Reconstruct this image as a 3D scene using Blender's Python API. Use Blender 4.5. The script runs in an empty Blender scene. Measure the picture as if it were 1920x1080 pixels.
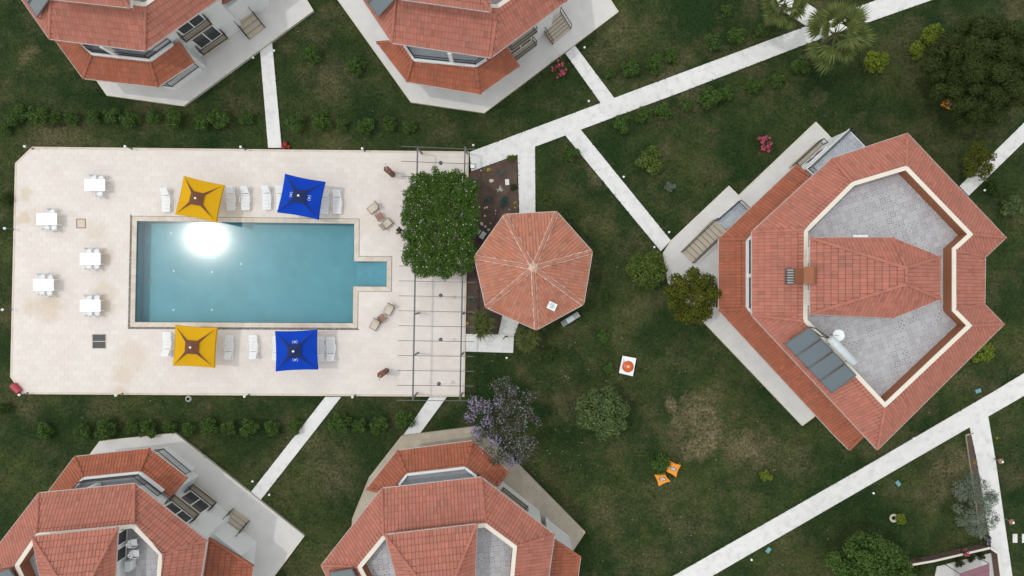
import bpy, bmesh, math, random
import numpy as np
from mathutils import Vector, Matrix

random.seed(11); np.random.seed(11)
R = math.radians
H = 53.333          # drone height above the lawn (m)
F = 1280.0          # focal length in photo pixels (1920 wide)
scene = bpy.context.scene
COL = scene.collection

# ------------------------------------------------------------------ camera
cam_d = bpy.data.cameras.new('camera'); cam = bpy.data.objects.new('camera', cam_d)
COL.objects.link(cam)
cam.location = (0, 0, H); cam.rotation_euler = (0, 0, 0)
cam_d.sensor_width = 36.0; cam_d.lens = 36.0 * F / 1920.0; cam_d.clip_end = 500
scene.camera = cam

# ------------------------------------------------------------------ light
SUN = Vector((-0.447, 0.074, 1.0)).normalized()
world = bpy.data.worlds.new('World'); scene.world = world; world.use_nodes = True
wn = world.node_tree; wn.nodes.clear()
sky = wn.nodes.new('ShaderNodeTexSky'); sky.sky_type = 'NISHITA'; sky.sun_disc = False
sky.sun_elevation = math.asin(SUN.z); sky.sun_rotation = math.atan2(SUN.x, SUN.y)
sky.dust_density = 0.4; sky.air_density = 4.0
hs = wn.nodes.new('ShaderNodeHueSaturation'); hs.inputs['Saturation'].default_value = 0.2
bg = wn.nodes.new('ShaderNodeBackground'); bg.inputs['Strength'].default_value = 0.15
wo = wn.nodes.new('ShaderNodeOutputWorld')
wn.links.new(sky.outputs[0], hs.inputs['Color']); wn.links.new(hs.outputs[0], bg.inputs['Color'])
wn.links.new(bg.outputs[0], wo.inputs['Surface'])
sun_d = bpy.data.lights.new('sun', 'SUN'); sun_d.energy = 0.65; sun_d.angle = R(1.5); sun_d.color = (1.0, 0.95, 0.88)
sun = bpy.data.objects.new('sun', sun_d); COL.objects.link(sun)
sun.rotation_euler = SUN.to_track_quat('Z', 'Y').to_euler(); sun.location = (-20, 4, 70)
scene.view_settings.view_transform = 'Standard'; scene.view_settings.look = 'None'
scene.view_settings.exposure = 0.35; scene.view_settings.gamma = 1.0
scene.view_settings.use_curve_mapping = False

def G(x, y, h=0.0):
    """surveyed point: map position (photo grid) of something that stands at height h"""
    s = (H - h) / F
    return Vector(((x - 960) * s, (540 - y) * s, h))

# ------------------------------------------------------------------ materials
def nd(nt, t, **kw):
    n = nt.nodes.new(t)
    for k, v in kw.items():
        setattr(n, k, v)
    return n
def newmat(name):
    m = bpy.data.materials.new(name); m.use_nodes = True
    nt = m.node_tree; nt.nodes.clear()
    out = nd(nt, 'ShaderNodeOutputMaterial')
    return m, nt, out
def mathn(nt, op, a, b=None, c=None, clamp=False):
    n = nd(nt, 'ShaderNodeMath', operation=op); n.use_clamp = clamp
    for i, x in enumerate((a, b, c)):
        if x is None: continue
        if isinstance(x, (int, float)): n.inputs[i].default_value = x
        else: nt.links.new(x, n.inputs[i])
    return n.outputs[0]
def mixc(nt, f, a, b, blend='MIX'):
    n = nd(nt, 'ShaderNodeMix', data_type='RGBA', blend_type=blend)
    if isinstance(f, (int, float)): n.inputs[0].default_value = f
    else: nt.links.new(f, n.inputs[0])
    for i, x in ((6, a), (7, b)):
        if isinstance(x, tuple): n.inputs[i].default_value = x + (1,)
        else: nt.links.new(x, n.inputs[i])
    return n.outputs[2]
def noise_n(nt, vec, scale, detail=4, rough=.55, lo=.35, hi=.65):
    n = nd(nt, 'ShaderNodeTexNoise'); n.inputs['Scale'].default_value = scale
    n.inputs['Detail'].default_value = detail; n.inputs['Roughness'].default_value = rough
    nt.links.new(vec, n.inputs['Vector'])
    mr = nd(nt, 'ShaderNodeMapRange'); mr.inputs[1].default_value = lo; mr.inputs[2].default_value = hi
    nt.links.new(n.outputs['Fac'], mr.inputs[0])
    return mr.outputs[0], n
def pos_n(nt):
    return nd(nt, 'ShaderNodeNewGeometry')
def rand_n(nt, geo):
    """per-piece random value, for joined and for separate pieces alike"""
    oi = nd(nt, 'ShaderNodeObjectInfo')
    s = mathn(nt, 'ADD', geo.outputs['Random Per Island'], oi.outputs['Random'])
    return mathn(nt, 'FRACT', s)
def spots(nt, vec, pts, wob=.8, ns=.5, soft=1 / 60.0):
    """soft-edged patches with ragged outlines at fixed places on the ground"""
    nz = nd(nt, 'ShaderNodeTexNoise'); nz.inputs['Scale'].default_value = ns; nz.inputs['Detail'].default_value = 6
    nt.links.new(vec, nz.inputs['Vector'])
    sub = nd(nt, 'ShaderNodeVectorMath', operation='SUBTRACT'); nt.links.new(nz.outputs['Color'], sub.inputs[0]); sub.inputs[1].default_value = (.5, .5, .5)
    sc = nd(nt, 'ShaderNodeVectorMath', operation='SCALE'); nt.links.new(sub.outputs[0], sc.inputs[0]); sc.inputs['Scale'].default_value = wob * 4
    ad = nd(nt, 'ShaderNodeVectorMath', operation='ADD'); nt.links.new(vec, ad.inputs[0]); nt.links.new(sc.outputs[0], ad.inputs[1])
    fl = nd(nt, 'ShaderNodeVectorMath', operation='MULTIPLY'); nt.links.new(ad.outputs[0], fl.inputs[0]); fl.inputs[1].default_value = (1, 1, 0)
    acc = None
    for (px, py, r, k) in pts:
        p = G(px, py)
        d = nd(nt, 'ShaderNodeVectorMath', operation='DISTANCE'); nt.links.new(fl.outputs[0], d.inputs[0]); d.inputs[1].default_value = (p.x, p.y, 0)
        mr = nd(nt, 'ShaderNodeMapRange', interpolation_type='SMOOTHSTEP'); nt.links.new(d.outputs['Value'], mr.inputs[0])
        mr.inputs[1].default_value = r * 1.15 / 24.0; mr.inputs[2].default_value = r * soft; mr.inputs[3].default_value = 0; mr.inputs[4].default_value = k
        acc = mr.outputs[0] if acc is None else mathn(nt, 'MAXIMUM', acc, mr.outputs[0])
    return acc
def bump_n(nt, bsdf, vec, scale, strength, dist=.02, detail=4):
    n = nd(nt, 'ShaderNodeTexNoise'); n.inputs['Scale'].default_value = scale; n.inputs['Detail'].default_value = detail
    nt.links.new(vec, n.inputs['Vector'])
    b = nd(nt, 'ShaderNodeBump'); b.inputs['Strength'].default_value = strength; b.inputs['Distance'].default_value = dist
    nt.links.new(n.outputs['Fac'], b.inputs['Height']); nt.links.new(b.outputs[0], bsdf.inputs['Normal'])
def pm(name, col, rough=.7, col2=None, ns=1.0, amt=.6, isl=0.0, col3=None, ns3=.3, amt3=.5, bump=0, bs=30, spec=.3, metal=0, stain=None, stain_col=(.5, .36, .2)):
    m, nt, out = newmat(name)
    b = nd(nt, 'ShaderNodeBsdfPrincipled'); nt.links.new(b.outputs[0], out.inputs[0])
    b.inputs['Roughness'].default_value = rough; b.inputs['Specular IOR Level'].default_value = spec; b.inputs['Metallic'].default_value = metal
    g = pos_n(nt); P = g.outputs['Position']
    c2 = col2 or tuple(x * .8 for x in col)
    f, _ = noise_n(nt, P, ns)
    c = mixc(nt, mathn(nt, 'MULTIPLY', f, amt), col, c2)
    if isl:
        r = rand_n(nt, g)
        k = mathn(nt, 'MULTIPLY_ADD', r, 2 * isl, 1 - isl)
        cc = nd(nt, 'ShaderNodeCombineColor')
        for i in range(3): nt.links.new(k, cc.inputs[i])
        c = mixc(nt, 1.0, c, cc.outputs[0], 'MULTIPLY')
        if col3:
            r2 = mathn(nt, 'FRACT', mathn(nt, 'MULTIPLY', r, 7.31))
            c = mixc(nt, mathn(nt, 'MULTIPLY', mathn(nt, 'POWER', r2, 2.0), amt3), c, col3)
    elif col3:
        f3, _ = noise_n(nt, P, ns3, 6, .6, .5, .75)
        c = mixc(nt, mathn(nt, 'MULTIPLY', f3, amt3), c, col3)
    if stain:
        s = spots(nt, P, stain, .35, 1.2)
        c = mixc(nt, s, c, stain_col)
    nt.links.new(c, b.inputs['Base Color'])
    if bump: bump_n(nt, b, P, bs, bump)
    return m
def leafmat(name, c1, c2, c3=None, trans=.25):
    m, nt, out = newmat(name)
    g = pos_n(nt)
    r = g.outputs['Random Per Island']
    f, _ = noise_n(nt, g.outputs['Position'], 1.3, 3)
    c = mixc(nt, r, c1, c2)
    if c3: c = mixc(nt, mathn(nt, 'MULTIPLY', f, .7), c, c3)
    d = nd(nt, 'ShaderNodeBsdfPrincipled'); d.inputs['Roughness'].default_value = .55; d.inputs['Specular IOR Level'].default_value = .10
    t = nd(nt, 'ShaderNodeBsdfTranslucent'); mx = nd(nt, 'ShaderNodeMixShader'); mx.inputs[0].default_value = trans
    nt.links.new(c, d.inputs['Base Color']); nt.links.new(c, t.inputs['Color'])
    nt.links.new(d.outputs[0], mx.inputs[1]); nt.links.new(t.outputs[0], mx.inputs[2]); nt.links.new(mx.outputs[0], out.inputs[0])
    return m
def patternmat(name, light, dark, blue=0.0):
    """cement tiles, each with a small printed motif (uses the tile's own 0-1 coordinates)"""
    m, nt, out = newmat(name)
    b = nd(nt, 'ShaderNodeBsdfPrincipled'); b.inputs['Roughness'].default_value = .6; nt.links.new(b.outputs[0], out.inputs[0])
    g = pos_n(nt); uv = nd(nt, 'ShaderNodeUVMap')
    r = rand_n(nt, g)
    d = nd(nt, 'ShaderNodeVectorMath', operation='DISTANCE'); nt.links.new(uv.outputs[0], d.inputs[0]); d.inputs[1].default_value = (.5, .5, 0)
    fr = mathn(nt, 'MULTIPLY_ADD', r, 10.0, 7.0)
    w = mathn(nt, 'SINE', mathn(nt, 'MULTIPLY', d.outputs['Value'], mathn(nt, 'MULTIPLY', fr, 1.6)))
    w = mathn(nt, 'MULTIPLY_ADD', w, .5, .5)
    sx = nd(nt, 'ShaderNodeSeparateXYZ'); nt.links.new(uv.outputs[0], sx.inputs[0])
    ck = mathn(nt, 'MULTIPLY', mathn(nt, 'SINE', mathn(nt, 'MULTIPLY', sx.outputs[0], 12.6)), mathn(nt, 'SINE', mathn(nt, 'MULTIPLY', sx.outputs[1], 12.6)))
    ck = mathn(nt, 'MULTIPLY_ADD', ck, .5, .5)
    sel = mathn(nt, 'GREATER_THAN', r, .5)
    pat = nd(nt, 'ShaderNodeMix', data_type='FLOAT'); nt.links.new(sel, pat.inputs[0]); nt.links.new(w, pat.inputs[2]); nt.links.new(ck, pat.inputs[3])
    r2 = mathn(nt, 'FRACT', mathn(nt, 'MULTIPLY', r, 5.77))
    f = mathn(nt, 'MULTIPLY', pat.outputs[0], mathn(nt, 'MULTIPLY_ADD', r2, .75, .25))
    n1, _ = noise_n(nt, g.outputs['Position'], .6, 5)
    c = mixc(nt, f, light, dark)
    c = mixc(nt, mathn(nt, 'MULTIPLY', n1, .22), c, (.30, .29, .30))
    nt.links.new(c, b.inputs['Base Color'])
    return m

def make_ground_mat():
    m, nt, out = newmat('lawn')
    b = nd(nt, 'ShaderNodeBsdfPrincipled'); b.inputs['Roughness'].default_value = .9; b.inputs['Specular IOR Level'].default_value = .1
    nt.links.new(b.outputs[0], out.inputs[0])
    g = pos_n(nt); P = g.outputs['Position']
    big, _ = noise_n(nt, P, .16, 5, .6, .38, .64)
    mid, _ = noise_n(nt, P, .75, 6, .65, .36, .66)
    fine, _ = noise_n(nt, P, 5.0, 5, .7, .3, .7)
    micro, _ = noise_n(nt, P, 22.0, 3, .7, .3, .7)
    c = mixc(nt, big, (.014, .032, .009), (.054, .066, .021))
    c = mixc(nt, mathn(nt, 'MULTIPLY', mid, .68), c, (.011, .025, .007))
    dry, _ = noise_n(nt, P, .30, 7, .70, .49, .72)
    c = mixc(nt, mathn(nt, 'MULTIPLY', dry, .62), c, (.110, .088, .047))
    sp = spots(nt, P, [(1312, 775, 46, .85), (1335, 815, 34, .95), (1300, 835, 34, .8), (1390, 836, 44, .6), (1430, 845, 40, .4), (1262, 757, 24, .8), (1285, 780, 30, .6),
                       (620, 150, 60, .30), (590, 60, 45, .25), (1110, 500, 45, .2), (1790, 880, 55, .5), (1760, 920, 40, .45), (60, 20, 40, .2),
                       (50, 108, 22, .35), (100, 265, 80, .3), (620, 890, 70, .32), (590, 830, 50, .25), (1290, 180, 40, .4), (1150, 70, 60, .25), (1250, 140, 50, .3),
                       (1120, 330, 35, .45), (1250, 930, 50, .2), (1140, 960, 60, .15), (1310, 1000, 55, .2), (1060, 760, 40, .2), (1190, 450, 40, .2), (1480, 860, 50, .2), (1710, 60, 40, .2)], 1.1, .8, .002)
    sp = mathn(nt, 'MULTIPLY', sp, mathn(nt, 'MULTIPLY_ADD', fine, .7, .45), clamp=True)
    c = mixc(nt, mathn(nt, 'MULTIPLY', sp, mathn(nt, 'MULTIPLY_ADD', mid, -.45, 1.0)), c, (.205, .152, .095))
    k = mathn(nt, 'MULTIPLY_ADD', fine, 1.1, .5)
    k = mathn(nt, 'MULTIPLY', k, mathn(nt, 'MULTIPLY_ADD', micro, 1.0, .5))
    cc = nd(nt, 'ShaderNodeCombineColor')
    for i in range(3): nt.links.new(k, cc.inputs[i])
    c = mixc(nt, 1.0, c, cc.outputs[0], 'MULTIPLY')
    nt.links.new(c, b.inputs['Base Color'])
    bump_n(nt, b, P, 14, .8, .06, 6)
    return m

def make_water_mat():
    m, nt, out = newmat('pool_water')
    g = pos_n(nt)
    tr = nd(nt, 'ShaderNodeBsdfTransparent'); tr.inputs['Color'].default_value = (.70, .90, .93, 1)
    g1 = nd(nt, 'ShaderNodeBsdfGlossy', distribution='GGX'); g1.inputs['Roughness'].default_value = .10
    g2 = nd(nt, 'ShaderNodeBsdfGlossy', distribution='GGX'); g2.inputs['Roughness'].default_value = .28
    nz = nd(nt, 'ShaderNodeTexNoise'); nz.inputs['Scale'].default_value = 5; nz.inputs['Detail'].default_value = 3
    nt.links.new(g.outputs['Position'], nz.inputs['Vector'])
    bp = nd(nt, 'ShaderNodeBump'); bp.inputs['Strength'].default_value = .012; bp.inputs['Distance'].default_value = .02
    nt.links.new(nz.outputs['Fac'], bp.inputs['Height'])
    for q in (g1, g2): nt.links.new(bp.outputs[0], q.inputs['Normal'])
    gm = nd(nt, 'ShaderNodeMixShader'); gm.inputs[0].default_value = .58
    nt.links.new(g1.outputs[0], gm.inputs[1]); nt.links.new(g2.outputs[0], gm.inputs[2])
    fr = nd(nt, 'ShaderNodeFresnel'); fr.inputs['IOR'].default_value = 1.33
    mx = nd(nt, 'ShaderNodeMixShader')
    nt.links.new(fr.outputs[0], mx.inputs[0]); nt.links.new(tr.outputs[0], mx.inputs[1]); nt.links.new(gm.outputs[0], mx.inputs[2])
    nt.links.new(mx.outputs[0], out.inputs[0])
    return m

MAT = {}
MAT['lawn'] = make_ground_mat()
MAT['water'] = make_water_mat()
MAT['travertine'] = pm('travertine', (.67, .62, .585), .55, (.63, .56, .52), .5, .6, isl=.035, col3=(.63, .55, .51), amt3=.3, bump=.1, bs=25,
    stain=[(52, 366, 14, .5), (45, 408, 16, .55), (75, 408, 18, .35), (95, 576, 32, .5), (60, 575, 18, .4), (200, 550, 28, .35), (200, 480, 20, .5), (205, 575, 20, .4), (182, 432, 24, .3),
           (232, 700, 24, .4), (250, 672, 36, .3), (228, 735, 16, .5), (345, 655, 30, .3), (310, 390, 20, .25), (430, 385, 30, .4), (450, 395, 24, .35), (360, 610, 20, .4), (640, 400, 30, .2), (690, 420, 30, .2)],
    stain_col=(.52, .40, .27))
MAT['deck_base'] = pm('deck_base', (.62, .58, .545), .8, ns=2)
MAT['coping'] = pm('coping', (.60, .545, .47), .6, (.55, .47, .40), 1.5, .8, isl=.06, col3=(.5, .33, .25), amt3=.3)
MAT['pebble'] = pm('pebble_drain', (.10, .085, .08), .9, (.32, .28, .26), 9, .9)
MAT['pool_tile'] = pm('pool_tile', (.160, .365, .425), .4, (.125, .315, .365), .35, .8, isl=.0, col3=(.18, .42, .49), ns3=.9, amt3=.6)
MAT['marble'] = pm('marble_paving', (.69, .68, .67), .5, (.61, .605, .60), 1.4, .7, col3=(.42, .42, .43), ns3=1.8, amt3=.6, bump=.05)
MAT['apron'] = pm('terrace_concrete', (.60, .585, .575), .7, (.54, .52, .52), .8, .7, col3=(.5, .46, .42), ns3=.4, amt3=.4)
MAT['apron_edge'] = pm('terrace_kerb', (.64, .60, .52), .7, ns=2)
MAT['apron_tan'] = pm('terrace_planks', (.43, .375, .30), .7, (.36, .31, .25), 1.2, .8, isl=.06)
MAT['tile'] = pm('roof_tile', (.405, .150, .112), .75, (.36, .135, .098), 1.1, .7, isl=.10, col3=(.33, .155, .12), amt3=.5, bump=.15, bs=30, spec=.2)
MAT['tile_low'] = pm('roof_tile_brown', (.345, .108, .062), .75, (.28, .090, .052), 1.1, .7, isl=.10, col3=(.24, .10, .06), amt3=.4, bump=.15, bs=30, spec=.2)
MAT['tile_gaz'] = pm('roof_tile_orange', (.42, .160, .100), .75, (.38, .16, .11), .9, .8, isl=.10, col3=(.42, .22, .17), amt3=.5, bump=.15, bs=30, spec=.2)
MAT['under'] = pm('roof_underlay_shade', (.20, .082, .060), .9, ns=3)  # dark brown in the gaps stands in for shadow lines between tile courses
def weather(name, amt=.35, dark=(.16, .085, .062)):
    """odd dark replacement tiles and blotchy grime on a roof material"""
    nt = MAT[name].node_tree; bs_ = next(n for n in nt.nodes if n.type == 'BSDF_PRINCIPLED'); src = bs_.inputs['Base Color'].links[0].from_socket; g = pos_n(nt)
    r = rand_n(nt, g); odd = mathn(nt, 'GREATER_THAN', mathn(nt, 'FRACT', mathn(nt, 'MULTIPLY', r, 13.7)), .955)
    c = mixc(nt, mathn(nt, 'MULTIPLY', odd, .32), src, dark)
    f, _ = noise_n(nt, g.outputs['Position'], .45, 7, .7, .48, .75); c = mixc(nt, mathn(nt, 'MULTIPLY', f, amt), c, (.235, .125, .095))
    f2, _ = noise_n(nt, g.outputs['Position'], 1.6, 6, .7, .60, .78); c = mixc(nt, mathn(nt, 'MULTIPLY', f2, amt * .8), c, (.46, .25, .20))
    nt.links.new(c, bs_.inputs['Base Color'])
weather('tile'); weather('tile_low', .25); weather('tile_gaz', .3)
MAT['mortar'] = pm('mortar', (.62, .47, .42), .9, (.46, .27, .21), 4, .9)
MAT['gutter'] = pm('gutter_metal', (.50, .48, .47), .5, (.36, .34, .33), 3, .6)
MAT['wall'] = pm('white_render', (.70, .72, .735), .8, (.62, .64, .66), .6, .5)
MAT['cream'] = pm('cream_parapet', (.68, .635, .56), .7, (.62, .57, .50), 1.5, .6)
MAT['terracotta'] = pm('terracotta_paint', (.27, .105, .052), .75, (.24, .10, .055), 1.5, .6)
MAT['brown_metal'] = pm('dark_fascia', (.10, .028, .022), .5, ns=2)
MAT['terrace_tile'] = patternmat('terrace_tile', (.47, .46, .475), (.22, .21, .235))
MAT['blue_tile'] = patternmat('balcony_tile', (.47, .50, .54), (.20, .235, .30))
MAT['balcony'] = pm('balcony_floor', (.30, .31, .33), .6, (.22, .23, .25), 3, .7)
MAT['tread'] = pm('beige_stone', (.46, .405, .33), .7, (.40, .35, .28), 2, .6)
MAT['black'] = pm('black_iron', (.02, .019, .019), .5, ns=3)
MAT['steel'] = pm('grey_steel', (.12, .12, .125), .45, (.09, .09, .095), 3, .6)
MAT['glass'] = pm('dark_glass', (.035, .042, .05), .12, (.06, .07, .08), .8, .8, spec=.5)
MAT['white'] = pm('white_plastic', (.80, .82, .84), .4, (.76, .78, .80), 2, .5)
MAT['table_white'] = pm('white_tabletop', (.84, .86, .86), .3, (.82, .84, .85), 2, .4)
MAT['panel'] = pm('collector_glass', (.105, .135, .155), .25, (.09, .12, .14), .7, .6, spec=.5)
MAT['tank'] = pm('tank_white', (.52, .57, .60), .3, ns=2)
MAT['yellow'] = pm('yellow_canvas', (.60, .335, .012), .85, (.56, .30, .010), 1.2, .6, bump=.1, bs=9, spec=.05)
MAT['brown_cloth'] = pm('brown_canvas', (.15, .060, .030), .8, ns=3)
MAT['blue'] = pm('blue_canvas', (.008, .052, .42), .85, (.008, .042, .36), 1.2, .6, bump=.1, bs=9, spec=.03)
MAT['navy'] = pm('navy_canvas', (.010, .022, .095), .8, ns=3)
MAT['print_white'] = pm('white_print', (.75, .80, .85), .7, ns=3)
MAT['rattan'] = pm('beige_canvas', (.55, .48, .40), .8, (.48, .41, .34), 5, .6)
MAT['wood_brown'] = pm('brown_wood', (.29, .165, .125), .7, (.24, .13, .095), 4, .7)
MAT['shower'] = pm('reddish_wood', (.165, .062, .042), .6, (.12, .05, .035), 3, .7)
MAT['soil'] = pm('soil_bed', (.075, .047, .043), .95, (.105, .075, .058), 1.2, .8, col3=(.16, .125, .085), ns3=.9, amt3=.5, bump=.5, bs=15)
MAT['wall_brown'] = pm('brown_wall', (.13, .085, .082), .8, (.10, .065, .06), 3, .6)
MAT['kerb_tan'] = pm('tan_kerb', (.30, .25, .19), .8, ns=3)
MAT['pool_step'] = pm('pool_step_tile', (.19, .40, .48), .4, (.15, .35, .43), 2, .8)
MAT['speck'] = pm('pale_petals', (.26, .25, .17), .8, ns=8)
MAT['stone'] = pm('pale_stone', (.56, .51, .46), .8, (.45, .40, .35), 3, .7)
MAT['orange'] = pm('orange_fabric', (.80, .30, .035), .8, (.74, .25, .03), 3, .6)
MAT['print_dark'] = pm('dark_print', (.07, .06, .08), .8, ns=3)
MAT['orange_gloss'] = pm('orange_enamel', (.60, .11, .02), .25, (.50, .09, .02), 4, .6)
MAT['pink_reflection'] = pm('pale_pink_reflection', (.72, .45, .40), .6, ns=3)  # reflection on the glossy orange bowl, put into colour
MAT['red'] = pm('red_plastic', (.40, .055, .075), .45, (.34, .04, .05), 3, .6)
MAT['teal'] = pm('teal_lid', (.13, .32, .36), .6, ns=3)
MAT['bark'] = pm('bark', (.11, .085, .065), .9, (.07, .055, .042), 6, .8, bump=.5, bs=20)
MAT['purple_roof'] = pm('mauve_awning', (.22, .105, .13), .7, (.19, .09, .115), 2, .6)
MAT['skin'] = pm('skin', (.42, .26, .19), .6, ns=5)
MAT['taupe'] = pm('taupe_shirt', (.16, .125, .12), .85, (.12, .095, .09), 6, .6)
MAT['dark_cloth'] = pm('dark_trousers', (.035, .034, .038), .85, ns=6)
MAT['hair'] = pm('dark_hair', (.018, .012, .011), .5, ns=20)
MAT['grey_pan'] = pm('grey_sheet', (.33, .34, .36), .5, (.27, .28, .30), 3, .6)
MAT['yellow_plastic'] = pm('yellow_plastic', (.62, .46, .03), .5, ns=3)
MAT['blue_plastic'] = pm('blue_plastic', (.03, .10, .35), .5, ns=3)
L_ = leafmat
MAT['lf_grass'] = L_('grass_tuft', (.017, .044, .011), (.066, .088, .027), (.036, .058, .017))
MAT['lf_hedge'] = L_('hedge_leaf', (.042, .092, .018), (.120, .200, .050), (.065, .115, .028))
MAT['lf_dark'] = L_('dark_leaf', (.026, .054, .012), (.075, .112, .028), (.042, .068, .016))
MAT['lf_pine'] = L_('pine_needles', (.024, .044, .010), (.078, .104, .028), (.042, .060, .015))
MAT['lf_vine'] = L_('vine_leaf', (.036, .088, .012), (.115, .195, .038), (.060, .120, .018))
MAT['lf_lime'] = L_('lime_leaf', (.11, .16, .018), (.25, .30, .040), (.16, .21, .03))
MAT['lf_citrus'] = L_('citrus_leaf', (.050, .095, .016), (.175, .215, .050), (.070, .115, .022))
MAT['lf_olivegreen'] = L_('olive_green_leaf', (.056, .072, .008), (.160, .165, .024), (.080, .095, .012))
MAT['lf_loquat'] = L_('loquat_leaf', (.055, .105, .026), (.205, .255, .095), (.095, .135, .058))
MAT['lf_grey'] = L_('olive_leaf', (.11, .145, .105), (.25, .29, .23), (.13, .16, .12))
MAT['lf_jac'] = L_('jacaranda_leaf', (.055, .062, .034), (.155, .150, .110), (.10, .088, .085))
MAT['lf_palm'] = L_('palm_leaf', (.070, .100, .024), (.165, .200, .066), (.095, .115, .036))
MAT['lf_yucca'] = L_('yucca_leaf', (.055, .085, .022), (.160, .180, .060), (.09, .105, .035))
MAT['lf_agave'] = L_('agave_leaf', (.055, .11, .09), (.10, .17, .14))
MAT['fl_pink'] = L_('pink_petals', (.50, .045, .13), (.62, .16, .26))
MAT['fl_red'] = L_('red_petals', (.45, .03, .03), (.60, .10, .08))
MAT['fl_lilac'] = L_('lilac_petals', (.22, .165, .33), (.40, .33, .50))
MAT['fl_white'] = L_('white_petals', (.62, .66, .52), (.74, .76, .66))
MAT['fl_yellow'] = L_('yellow_leaf', (.42, .33, .02), (.55, .42, .05))

# ------------------------------------------------------------------ geometry helpers
ORG = {}
class MB:
    def __init__(s): s.v = []; s.f = []
    def add(s, vs, fs):
        o = len(s.v); s.v += [tuple(p) for p in vs]; s.f += [tuple(i + o for i in f) for f in fs]
    def box(s, c, d, rz=0, m=None):
        x, y, z = (k / 2 for k in d)
        vs = [Vector((i * x, j * y, k * z)) for k in (-1, 1) for j in (-1, 1) for i in (-1, 1)]
        M_ = m if m is not None else Matrix.Rotation(rz, 3, 'Z')
        c = Vector(c)
        s.add([M_ @ p + c for p in vs], [(0, 2, 3, 1), (4, 5, 7, 6), (0, 1, 5, 4), (2, 6, 7, 3), (0, 4, 6, 2), (1, 3, 7, 5)])
        return s
    def beam(s, a, b, w, h):
        a = Vector(a); b = Vector(b); d = (b - a)
        if d.length < 1e-6: return s
        x = d.normalized(); up = Vector((0, 0, 1)) if abs(x.z) < .95 else Vector((0, 1, 0))
        y = up.cross(x).normalized(); z = x.cross(y)
        return s.box((a + b) / 2, (d.length, w, h), m=Matrix((x, y, z)).transposed())
    def prism(s, poly, z0, z1, bottom=True):
        n = len(poly); p = [(q[0], q[1]) for q in poly]
        if area(p) < 0: p = p[::-1]
        s.add([(x, y, z0) for x, y in p] + [(x, y, z1) for x, y in p],
              [tuple(range(n, 2 * n))] + ([tuple(range(n - 1, -1, -1))] if bottom else []) + [(i, (i + 1) % n, n + (i + 1) % n, n + i) for i in range(n)])
        return s
    def sheet(s, pts):
        s.add(pts, [tuple(range(len(pts)))]); return s
    def tube(s, pts, r, n=6, cap=True):
        pts = [Vector(p) for p in pts]; rs = r if isinstance(r, (list, tuple)) else [r] * len(pts)
        o = len(s.v)
        for i, p in enumerate(pts):
            d = (pts[min(i + 1, len(pts) - 1)] - pts[max(i - 1, 0)]).normalized()
            up = Vector((0, 0, 1)) if abs(d.z) < .9 else Vector((1, 0, 0))
            a = up.cross(d).normalized(); b = d.cross(a)
            for k in range(n):
                t = 2 * math.pi * k / n
                s.v.append(tuple(p + (a * math.cos(t) + b * math.sin(t)) * rs[i]))
        for i in range(len(pts) - 1):
            for k in range(n):
                s.f.append((o + i * n + k, o + i * n + (k + 1) % n, o + (i + 1) * n + (k + 1) % n, o + (i + 1) * n + k))
        if cap:
            s.f.append(tuple(o + k for k in range(n - 1, -1, -1))); s.f.append(tuple(o + (len(pts) - 1) * n + k for k in range(n)))
        return s
    def lathe(s, c, prof, n=12, a0=0, a1=2 * math.pi):
        c = Vector(c); o = len(s.v); full = abs(a1 - a0 - 2 * math.pi) < 1e-6; m = n if full else n + 1
        for (r, z) in prof:
            for k in range(m):
                t = a0 + (a1 - a0) * k / n
                s.v.append((c.x + r * math.cos(t), c.y + r * math.sin(t), c.z + z))
        for i in range(len(prof) - 1):
            for k in range(n):
                k2 = (k + 1) % m
                s.f.append((o + i * m + k, o + i * m + k2, o + (i + 1) * m + k2, o + (i + 1) * m + k))
        return s
    def mesh(s, name, off=Vector((0, 0, 0)), smooth=False):
        me = bpy.data.meshes.new(name)
        me.from_pydata([(x - off.x, y - off.y, z - off.z) for x, y, z in s.v], [], s.f)
        if smooth:
            me.polygons.foreach_set('use_smooth', [True] * len(me.polygons))
        me.update(); return me
def area(p):
    return sum(p[i][0] * p[(i + 1) % len(p)][1] - p[(i + 1) % len(p)][0] * p[i][1] for i in range(len(p))) / 2
def props(o, label=None, cat=None, group=None, kind=None):
    if label: o['label'] = label
    if cat: o['category'] = cat
    if group: o['group'] = group
    if kind: o['kind'] = kind
    return o
def thing(name, label, cat, loc=(0, 0, 0), group=None):
    o = bpy.data.objects.new(name, None); o.empty_display_size = .3; COL.objects.link(o)
    o.location = loc; ORG[o.name] = Vector(loc)
    return props(o, label, cat, group)
def part(mb, name, mat, parent=None, smooth=False, kind=None, label=None):
    off = ORG[parent.name] if parent else Vector((0, 0, 0))
    me = mb.mesh(name, off, smooth) if isinstance(mb, MB) else mb
    me.materials.append(MAT[mat]) if not me.materials else None
    o = bpy.data.objects.new(name, me); COL.objects.link(o)
    if parent: o.parent = parent
    ORG[o.name] = off
    return props(o, label, None, None, kind)
def single(mb, name, mat, label, cat, loc, group=None, smooth=False):
    off = Vector(loc); me = mb.mesh(name, off, smooth); me.materials.append(MAT[mat])
    o = bpy.data.objects.new(name, me); COL.objects.link(o); o.location = off; ORG[o.name] = off
    return props(o, label, cat, group)
def struct(mb, name, mat, parent=None, smooth=False):
    return part(mb, name, mat, parent, smooth, None if parent else 'structure')
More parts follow.
